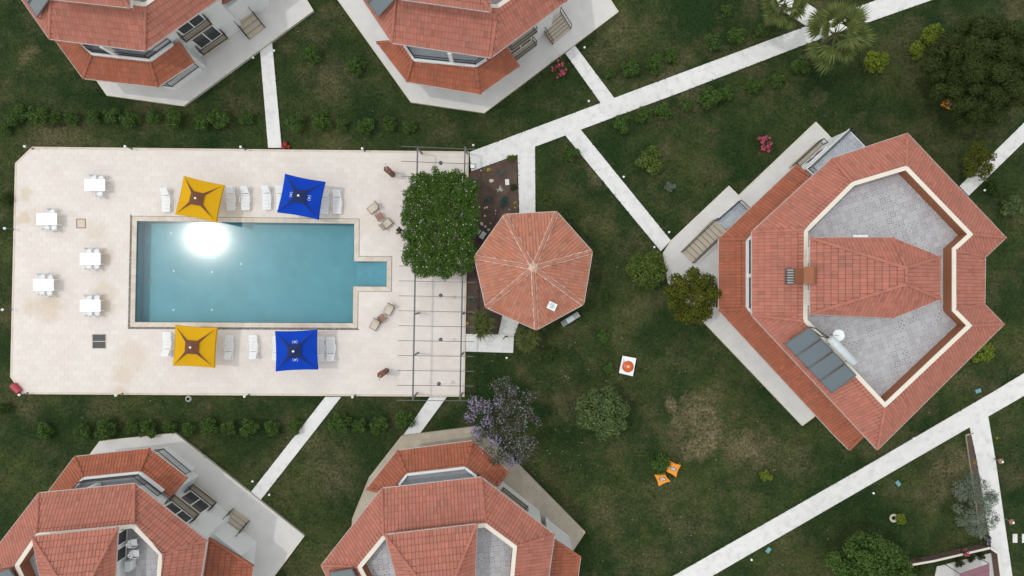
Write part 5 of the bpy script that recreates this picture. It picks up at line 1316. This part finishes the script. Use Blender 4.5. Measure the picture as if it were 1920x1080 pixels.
# seats and bin by the gazebo
for (x, y, w, l, lab) in ((896, 434, .36, .42, 'small grey-white seat pad stool nearest the vine beside the gazebo'), (905, 441, .36, .56, 'small grey-white seat pad stool tucked under the gazebo eave')):
    c = G(x, y, .5); r = thing('stool', lab, 'stool', (c.x, c.y, 0)); r.rotation_euler = (0, 0, R(-32)); ORG[r.name] = Vector((0, 0, 0)); part(MB().box((0, 0, .47), (w, l, .06)), 'pad', 'tank', r); part(MB().box((0, 0, .42), (w + .04, l + .04, .04)), 'frame', 'black', r)
    for sx in (-1, 1):
        for sy in (-1, 1): part(MB().box((sx * (w / 2 - .03), sy * (l / 2 - .03), .2), (.035, .035, .4)), 'leg', 'black', r)
c = G(885, 441, .5); r = thing('bin', 'blue plastic bin half hidden under the vine', 'bin', (c.x, c.y, 0)); part(MB().lathe((c.x, c.y, .002), [(0, 0), (.18, 0), (.23, .55), (.2, .55), (.16, .04)], 12), 'body', 'blue_plastic', r, True); part(MB().lathe((c.x, c.y, .555), [(.25, 0), (.22, .06), (0, .09)], 12), 'lid', 'blue_plastic', r, True)
# stones in the planted bed
def rock(x, y, s, label, mat='stone', sq=(1, 1, .5)):
    c = G(x, y, .03); b = MB(); bm = bmesh.new(); bmesh.ops.create_icosphere(bm, subdivisions=1, radius=s)
    rr = random.Random(int(x * 7 + y)); b.add([(c.x + v.co.x * sq[0] * rr.uniform(.75, 1.2), c.y + v.co.y * sq[1] * rr.uniform(.75, 1.2), .03 + s * .2 + v.co.z * sq[2]) for v in bm.verts], [[v.index for v in f.verts] for f in bm.faces]); bm.free()
    single(b, 'rock', mat, label, 'rock', (c.x, c.y, .03), 'stones in the planted bed')
c = G(951, 341.5, .05); single(MB().box((c.x, c.y, .055), (.31, .46, .05), .05).box((c.x, c.y, .082), (.27, .42, .008), .05), 'stone_slab', 'marble', 'flat white rectangular slab lying in the brown planted bed', 'slab', (c.x, c.y, .03))
rock(921.5, 339, .17, 'broken pale pink stone slab in the brown planted bed', 'stone', (1.2, 1, .5))
for i, (x, y, s) in enumerate(((902, 320, .07), (913, 389, .10), (909, 390, .08), (899, 388, .09), (929, 395, .07), (929, 401, .05), (909, 405, .09), (955, 393, .05), (903, 420, .16), (910, 425, .14), (916, 431, .13), (898, 413, .12), (896, 400, .08), (920, 419, .07))): rock(x, y, s, 'small pale stone in the brown planted bed')
for (x, y) in ((889, 347), (886, 312)):
    c = G(x, y, .3); r = thing('utility_box', 'pale electrical box ' + ('between the vine and the planted bed' if y > 330 else 'at the deck corner by the pergola post'), 'utility box', (c.x, c.y, 0)); part(MB().box((c.x, c.y, .2), (.26, .5 if y > 330 else .26, .40)), 'body', 'tank', r); part(MB().box((c.x, c.y, .412), (.30, .54 if y > 330 else .30, .022)), 'lid', 'white', r)
# neighbour's patio in the corner: wall, awning, rail
p0 = G(1760, 1052, .8); w_ = thing('garden_wall', 'low cream-topped garden wall with planting behind it', 'wall', (p0.x, p0.y, 0))
for a, c in (((1700, 1061), (1752, 1052)), ((1752, 1052), (1857, 1027.5)), ((1857, 1027.5), (1872, 1038)), ((1872, 1038), (1880, 1100))):
    A, C_ = G(*a, .8), G(*c, .8); part(MB().beam(Vector((A.x, A.y, .38)), Vector((C_.x, C_.y, .38)), .16, .74), 'wall_body', 'wall_brown', w_); part(MB().beam(Vector((A.x, A.y, .78)), Vector((C_.x, C_.y, .78)), .15, .05), 'coping', 'cream', w_)
struct(MB().prism(W([(1757, 1062), (1862, 1036), (1871, 1046), (1878, 1140), (1740, 1140)], .05), .003, .06), 'patio', 'apron')
q = W([(1800, 1076), (1855, 1057), (1857, 1130), (1800, 1150)], 2.3); r = thing('awning', 'mauve awning over the corner patio', 'awning', (q[0].x, q[0].y, 0)); d_ = (q[3] - q[0]) / 6
for k in range(6):
    a, c = q[0] + (q[3] - q[0]) * k / 6, q[0] + (q[3] - q[0]) * (k + .96) / 6; e, f = q[1] + (q[2] - q[1]) * k / 6, q[1] + (q[2] - q[1]) * (k + .96) / 6
    b = MB(); b.add([a, e, f, c] + [v_ - Vector((0, 0, .04)) for v_ in (a, e, f, c)], [(0, 1, 2, 3), (7, 6, 5, 4), (0, 4, 5, 1), (1, 5, 6, 2), (2, 6, 7, 3), (3, 7, 4, 0)]); part(b, 'panel', 'purple_roof', r)
for p in q: part(MB().tube([(p.x, p.y, .03), (p.x, p.y, 2.24)], .035, 6), 'post', 'steel', r)

# ================================================================== PLANTS
SHR = []
for k in range(5):      # five shrub forms, shared by all bushes of the rows
    rs = np.random.RandomState(40 + k); lob = [(0, 0, .62, .55, .55, .5)]
    for i in range(9):
        a = 2.4 * i + rs.uniform(-.4, .4); rr = rs.uniform(.38, .66); q = rs.uniform(.24, .40); lob.append((rr * math.cos(a), rr * math.sin(a), rs.uniform(.35, .95), q, q, q * .9))
    np.random.seed(60 + k); C, N = lobe_leaves(lob, 1150, .45, .55, .1); fm = leaf_mesh('foliage', C, N, .17, .5, 'lf_hedge')
    st = MB()
    for l in lob[:6]: st.tube([(0, 0, -.02), (l[0] * .4, l[1] * .4, .25), (l[0], l[1], l[2])], [.05, .035, .015], 5)
    sm = st.mesh('stem'); sm.materials.append(MAT['bark']); SHR.append((fm, sm))
def shrub(x, y, rpx, label, group=None, mat=None, hk=1.0, name='shrub', var=None, cat='shrub'):
    k = random.randrange(5) if var is None else var; hc = rpx / 24 * .9 * hk; c = G(x, y, hc); s = rpx * (H - hc) / F
    r = thing(name, label, cat, (c.x, c.y, 0), group); r.scale = (s, s, s * hk); r.rotation_euler = (0, 0, random.uniform(0, 6.28))
    ORG[r.name] = Vector((0, 0, 0)); fm, sm = SHR[k]
    if mat:
        key = (k, mat)
        if key not in SHM:
            m2 = fm.copy(); m2.materials.clear(); m2.materials.append(MAT[mat]); SHM[key] = m2
        fm = SHM[key]
    part(fm, 'foliage', mat or 'lf_hedge', r); part(sm, 'stem', 'bark', r)
    return r
SHM = {}
ORD = ['first', 'second', 'third', 'fourth', 'fifth', 'sixth', 'seventh', 'eighth', 'ninth', 'tenth', 'eleventh', 'twelfth', 'thirteenth', 'fourteenth']
def row(pts, desc, group):
    for i, (x, y, r_) in enumerate(pts): shrub(x, y, r_ * 1.22, 'round shrub, %s %s' % (ORD[i], desc), group)
row([(462, 221, 13), (410, 221, 20), (376, 226, 16), (323, 219, 17), (284, 219, 14), (240, 221, 18), (206, 216, 16), (172, 219, 13), (130, 220, 14), (101, 218, 14), (68, 215, 20), (35, 208, 14), (22, 222, 14), (5, 240, 13)],
    'from the straight white path in the longer hedge beside it', 'hedge beside the straight path')
row([(552, 228, 18), (601, 226, 19), (640, 232, 13), (686, 234, 17), (730, 232, 14), (766, 237, 14)], 'from the straight white path in the hedge towards the pergola', 'hedge towards the pergola')
row([(553, 799, 14), (508, 803, 15), (466, 801, 17), (429, 802, 14), (390, 803, 18), (351, 805, 13), (315, 802, 13), (273, 804, 18), (246, 802, 13), (194, 807, 20), (153, 812, 15), (80, 808, 16)],
    'from the slanting path in the hedge before the white-chair villa', 'hedge before the white-chair villa')
row([(757, 789, 19), (711, 798, 18), (673, 799, 15), (637, 794, 21)], 'from the plank-terrace path in the hedge between the slanting paths', 'hedge between the slanting paths')
row([(1166, 230, 17), (1209, 214, 16), (1245, 206, 17), (1288, 196, 13), (1332, 181, 20), (1362, 173, 16), (1414, 158, 16), (1460, 149, 14), (1503, 121, 17)], 'from the narrow path in the row along the long diagonal path', 'shrubs along the long diagonal path')
row([(1184, 126, 17), (1229, 118, 17), (1262, 103, 16), (1339, 78, 17), (1385, 64, 18), (1430, 55, 13)], 'from the rose-bush villa in the row across the long path', 'shrubs across the long path')
shrub(583, 101, 21, 'dark round shrub alone in the grass nearest the straight path lamp'); shrub(666, 123, 20, 'dark round shrub alone in the grass near the rose-bush villa terrace')
shrub(1144, 135, 14, 'sparse young shrub beside the short path of the rose-bush villa'); shrub(1068, 287, 20, 'round shrub in the corner between gazebo path and narrow path')
shrub(1364, 18, 14, 'small dark shrub in the grass next to the far palm'); shrub(1023, 370, 7, 'tiny bright plant in the grass beside the gazebo path', mat='lf_citrus'); shrub(1256, 350, 12, 'small grey leafy plant alone in the grass before the large villa', mat='lf_grey', hk=.6)
shrub(1133, 631, 15, 'low dark shrub in the lawn beside the gazebo', mat='lf_hedge', hk=.7); shrub(1136, 561, 12, 'small dark plant in the grass close to the gazebo corner', mat='lf_dark', hk=.6); shrub(1142, 692, 13, 'low bright shrub beside the white stand', hk=.6)
shrub(1030, 665, 18, 'sprawling low plant below the gazebo corner', mat='lf_dark', hk=.6); shrub(1436, 892, 14, 'small lime-green bush alone on the open lawn', mat='lf_lime', hk=.8); shrub(1690, 973, 13, 'small lime-green bush on a clay ring in the lawn', mat='lf_lime', hk=.8)
c = G(1675, 971, 0); single(MB().lathe((c.x, c.y, .005), [(.16, .0), (.30, .02), (.34, .07), (.30, .09), (.16, .05)], 14), 'tree_ring', 'stone', 'clay planting ring beside the small lime-green bush', 'ring', (c.x, c.y, 0))
shrub(1846, 662, 27, 'lime-green bush against the corner of the large villa', mat='lf_lime', hk=.9); shrub(1643, 113, 27, 'bright lime-green bush beside the big palm', mat='lf_lime', hk=1.0)
shrub(1752, 62, 24, 'lime-green bush touching the pine, the rounder one', mat='lf_lime', hk=1.0); shrub(1722, 92, 20, 'lime-green bush touching the pine, the lower one', mat='lf_lime', hk=.8)
shrub(1241, 873, 24, 'grey-green shrub drooping over the orange cushions', mat='lf_hedge', hk=.9); shrub(1900, 388, 24, 'leafy shrub with pale tips across the path behind the large villa', mat='lf_loquat'); shrub(1868, 352, 19, 'dark straggly shrub beside the path behind the large villa', mat='lf_dark')
shrub(1218, 300, 31, 'large round dark bush alone in the lawn between the paths', mat='lf_citrus', hk=.7); shrub(958, 297, 9, 'small bright shrub in the corner of the planted bed', mat='lf_citrus', hk=.7); shrub(963, 351, 8, 'small dark shrub at the edge of the planted bed', mat='lf_dark', hk=.7)
shrub(8, 372, 14, 'dark shrub at the lawn edge behind the deck', mat='lf_dark'); shrub(6, 765, 14, 'dark shrub in the grass near the red box', mat='lf_dark')
for i, (x, y, r_) in enumerate(((1730, 1062, 17), (1765, 1052, 12), (1800, 1056, 11), (1822, 1048, 10), (1842, 1044, 9), (1712, 1078, 18))):
    shrub(x, y, r_, 'dark leafy plant behind the low garden wall', 'plants behind the garden wall', mat='lf_dark', hk=.9)
# flowering bushes
def flower_bush(x, y, rpx, label, leaf, petal, nb=26, hk=1.0, bs=.20):
    hc = rpx / 24 * .8 * hk; c = G(x, y, hc); s = rpx * (H - hc) / F; r = thing('flowering_bush', label, 'flowering bush', (c.x, c.y, 0)); ORG[r.name] = Vector((0, 0, 0)); rs = np.random.RandomState(int(x))
    lob = [(rs.uniform(-.45, .45) * s, rs.uniform(-.45, .45) * s, rs.uniform(.5, .9) * s * hk, .5 * s, .5 * s, .4 * s) for _ in range(6)]
    C, N = lobe_leaves(lob, 700, .4); part(leaf_mesh('foliage', C, N, .13, .5, leaf), 'foliage', leaf, r)
    st = MB()
    for l in lob: st.tube([(0, 0, -.02), l[:3]], [.035, .015], 5)
    part(st, 'stem', 'bark', r)
    for k in range(nb):     # each blossom a rosette of petals
        l = lob[rs.randint(6)]; d = rnd_dirs(1, 1.3)[0]; p = np.array(l[:3]) + d * np.array(l[3:6]) * 1.08
        if k < 3:
            pass
        Cp = p + np.random.normal(size=(14, 3)) * bs * .28; Np = rnd_dirs(14, 1.6); part(leaf_mesh('blossom', Cp, Np, bs * .75, .85, petal), 'blossom', petal, r)
flower_bush(1433, 268, 17, 'rose bush covered in pink blossoms alone on the lawn', 'lf_dark', 'fl_pink', 30, 1.0, .19)
flower_bush(1051, 124, 22, 'rose bush with pink and red blossoms at the corner of a villa terrace', 'lf_dark', 'fl_pink', 20, 1.1, .15)
flower_bush(536, 273, 7, 'small red-flowered clump where the straight path meets the deck', 'lf_dark', 'fl_red', 14, .8, .17); flower_bush(1806, 1038, 9, 'pink-flowered plant on top of the garden wall', 'lf_dark', 'fl_pink', 10, 2.2, .2); flower_bush(1852, 1012, 11, 'mauve-flowered plant at the end of the planted strip', 'lf_dark', 'fl_lilac', 9, 1.0, .14)
# spiky plants
def rosette(name, label, x, y, rpx, n, w, mat, heads=1, h0=.05, spread=0, droop=.25, elr=(.1, 1.2), stem=False, cat='plant', group=None):
    c = G(x, y, h0); Rm = rpx * (H - h0) / F; r = thing(name, label, cat, (c.x, c.y, .02), group); ORG[r.name] = Vector((0, 0, 0)); rs = random.Random(int(x + y)); C0 = []; az = []; el = []; L = []; hs_ = []
    for k in range(heads):
        a = rs.uniform(0, 6.28); d = spread * math.sqrt(rs.random()); hx, hy, hz = d * math.cos(a), d * math.sin(a), h0 * rs.uniform(.6, 1.15); hs_.append((hx, hy, hz))
        for i in range(n): C0.append((hx, hy, hz)); az.append(rs.uniform(0, 6.28)); el.append(rs.uniform(*elr)); L.append((Rm - (spread * .7 if heads > 1 else 0)) * rs.uniform(.75, 1.15))
    part(blades(C0, az, el, L, w, droop), 'foliage', mat, r)
    if stem:
        b = MB()
        for p in hs_: b.tube([(p[0] * .4, p[1] * .4, 0), (p[0] * .8, p[1] * .8, p[2] * .5), p], [.07, .055, .045], 6)
        part(b, 'stem', 'bark', r)
rosette('yucca', 'tall spiky yucca clump between the pergola and the gazebo', 909, 607, 33, 60, .07, 'lf_yucca', 9, 1.7, .75, .22, (-.3, 1.3), True); rosette('yucca', 'tall spiky yucca clump below the lowest corner of the gazebo', 985, 633, 30, 60, .07, 'lf_yucca', 7, 1.7, .6, .22, (-.3, 1.3), True)
tree('young_tree', 'dark olive-leaved young tree leaning over the path behind the large villa', 1836, 303, 33, 2.8, 'lf_olivegreen', 2600, .17, 14, .34, .9, .4, .8, 21, shell=.4, squash=(.9, 1.1))
for x, y, r_, l in ((938, 326, 9, 'grey-green agave star beside the flat white slab'), (917, 372, 10, 'large blue-green agave star in the planted bed'), (886, 562, 8, 'blue-green agave star between pergola and gazebo')): rosette('agave', l, x, y, r_, 16, .07, 'lf_agave', 1, .08, 0, .1, (.15, 1.0))
rosette('succulent', 'dense blue-green mound of succulents in the planted bed', 945, 378, 11, 70, .10, 'lf_agave', 6, .10, .28, .1, (.2, 1.3)); rosette('dry_plant', 'withered straw-coloured plant in the middle of the planted bed', 937, 355, 9, 22, .03, 'fl_white', 1, .05, 0, .3, (.1, .9))
for x, y, r_, l in ((917, 319, 6, 'yellow-leaved plant near the tip of the planted bed'), (965, 380, 4, 'yellow-leaved plant beside the gazebo path, the upper of two'), (966, 389, 4, 'yellow-leaved plant beside the gazebo path, the one closest to the roof'), (877, 608, 5, 'yellow-leaved plant at the deck edge beside the yucca'), (1869, 821, 4, 'yellow flower tuft at the head of the side path'), (1826, 868, 4, 'yellow flower tuft in the planted strip')): rosette('yellow_plant', l, x, y, r_, 22, .08, 'fl_yellow', 2, .1, .08, .2, (.2, 1.3))
# fan palms
def fan_mesh(seed, rad=.85):
    rs = random.Random(seed); b = MB(); v = []; f = []; n = 34
    b.tube([(0, 0, 0), (.45, 0, .06), (.95, 0, 0)], [.03, .022, .016], 5)
    for k in range(n):
        a = -1.75 + 3.5 * k / (n - 1) + rs.uniform(-.03, .03); L = rad * (1 - .25 * abs(a) / 1.75) * rs.uniform(.88, 1.08); d = Vector((math.cos(a), math.sin(a), 0)); s = Vector((-d.y, d.x, 0)); p0 = Vector((.92, 0, 0)); z = -.02 - .10 * rs.random()
        fold = .03 * (1 if k % 2 else -1); o = len(b.v)
        b.v += [tuple(p0), tuple(p0 + d * L * .55 + s * .042 + Vector((0, 0, fold - .05))), tuple(p0 + d * L * .55 - s * .042 + Vector((0, 0, -fold - .05))), tuple(p0 + d * L + Vector((0, 0, z * 2.2 - .12)))]; b.f += [(o, o + 2, o + 1), (o + 1, o + 2, o + 3)]
    me = b.mesh('frond'); me.materials.append(MAT['lf_palm']); return me
FANS = [fan_mesh(k) for k in range(4)]
def palm(label, x, y, rpx, h, nf, seed):
    c = G(x, y, h); s = rpx * (H - h) / F / 1.72; rs = random.Random(seed); r = thing('fan_palm', label, 'palm tree', (c.x, c.y, 0)); ORG[r.name] = Vector((0, 0, 0))
    b = MB(); b.tube([(0, 0, -.05)] + [(.02 * math.sin(k), .02 * math.cos(k), h * k / 9) for k in range(1, 10)], [.27] + [.20 + .02 * (k % 2) for k in range(8)] + [.24], 10); part(b, 'trunk', 'bark', r)
    for k in range(nf):
        t = k / nf; tilt = R(-62 + 78 * t) if k > 4 else R(-75 + 8 * k); az = 2.399963 * k + rs.uniform(-.2, .2)
        o = bpy.data.objects.new('frond', FANS[k % 4]); COL.objects.link(o); o.parent = r; o.location = (0, 0, h - .15 + (.3 if k <= 4 else .2 * (1 - t))); q = s * rs.uniform(.85, 1.08)
        o.rotation_euler = (rs.uniform(-.35, .35), tilt, az); o.scale = (q, q, q)
palm('large fan palm standing at the long diagonal path', 1566, 66, 68, 4.6, 17, 4); palm('smaller fan palm behind the large one at the short side path', 1470, 12, 52, 4.0, 15, 9)
# pale fallen petals and clover heads strewn in the grass
rs = np.random.RandomState(77); b = MB()
for k in range(330):
    if k < 230: x, y = rs.uniform(885, 1560), rs.uniform(560, 1075)
    else: x, y = rs.uniform(0, 1920), rs.uniform(0, 1080)
    if rs.rand() < .25: x, y = rs.normal(1000, 70), rs.normal(850, 70)
    c = G(x, y, 0); q = rs.uniform(.025, .065); a = rs.uniform(0, 3); b.add([(c.x + q * math.cos(a + t), c.y + q * math.sin(a + t) * .7, .018 + .01 * (k % 3)) for t in (0, 1.57, 3.14, 4.71)], [(0, 1, 2, 3)])
o = part(b, 'fallen_petals', 'speck', None, kind='stuff'); props(o, 'pale petals and clover heads strewn over the lawn', 'petals')
# short tufts in the lawn, and grass creeping over the path edges
np.random.seed(31); n = 70000; C = np.stack([np.random.uniform(-42, 42, n), np.random.uniform(-24.5, 24.5, n), np.random.uniform(.012, .03, n)], 1)
C = C[~((C[:, 0] > r1[0] - .5) & (C[:, 0] < r2[2] + .5) & (C[:, 1] > r1[1] - .5) & (C[:, 1] < r1[3] + .5))]; E = []
edges = [(q, .06) for q in PATHS] + [(DECK, .15)]
zones = [W(q, h) for q, h in edges] + [[(p.x, p.y) for p in W([(900, 420), (1040, 410), (1100, 480), (1080, 560), (1005, 600), (915, 570)], 0)]]
for ei, (q, h) in enumerate(edges):
    w_ = W(q, h); cen = sum(w_, Vector((0, 0, 0))) / len(w_)
    for a, c in zip(w_, w_[1:] + w_[:1]):
        t = (c - a).normalized()
        for k in range(int((c - a).length * (9 if h < .1 else 4))):
            p = a.lerp(c, random.random())
            if any(inside(p, z_) for z_ in zones if z_ is not zones[ei]): continue
            o = random.gauss(.02 if h < .1 else 0, .03); E.append((p.x - t.y * o, p.y + t.x * o, random.uniform(.03, .075)))
C = np.concatenate([C, np.array(E)]); N = rnd_dirs(len(C), 2.2)
o = part(leaf_mesh('grass_tufts', C, N, .12, .45, 'lf_grass', .5), 'grass_tufts', 'lf_grass', None, kind='stuff'); props(o, 'short grass tufts over the whole lawn and path edges', 'grass')
# trees
np.random.seed(5)
tree('pine_tree', 'big round dark pine with clipped-looking crown at the lawn corner', 1869, 121, 104, 7.5, 'lf_pine', 70000, .16, 105, .155, 1.8, .42, .9, 3, shell=.7, up=.5, rzf=.75, core=True, out=1.3)
tree('citrus_tree', 'small round citrus tree at the end of the narrow path', 1217, 503, 35, 2.6, 'lf_citrus', 4200, .22, 18, .36, .7, .42, .85, 4)
tree('leafy_tree', 'olive-green leafy tree overlapping the large villa terrace', 1302, 556, 51, 4.4, 'lf_olivegreen', 10000, .19, 34, .26, 1.3, .45, .8, 8)
tree('round_tree', 'round leafy green tree alone on the lawn', 1130, 774, 49, 3.4, 'lf_loquat', 7800, .25, 34, .26, 1.0, .36, .7, 6)
tree('lilac_tree', 'loose tree with lilac blossoms leaning over the plank terrace', 945, 796, 72, 5.0, 'lf_jac', 6200, .15, 46, .17, 1.8, .4, .8, 12, squash=(.98, 1.16), extra=[('blossom', 'fl_lilac', 620, .13, (7, 9, 14, 22, 25, 31, 38, 43)), ('loose_blossom', 'fl_lilac', 200, .12, None), ('pale_twigs', 'lf_grey', 900, .13, None)], shell=.4)
tree('olive_tree', 'silvery grey olive tree overhanging the side path', 1832, 950, 52, 3.8, 'lf_grey', 6000, .18, 24, .27, 1.2, .22, .8, 14, squash=(.85, 1.15), shell=.35)
tree('broad_tree', 'broad dark green tree at the lower lawn beside the garden wall', 1640, 1078, 76, 5.5, 'lf_hedge', 20000, .23, 50, .22, 1.6, .48, .85, 16, core=True)
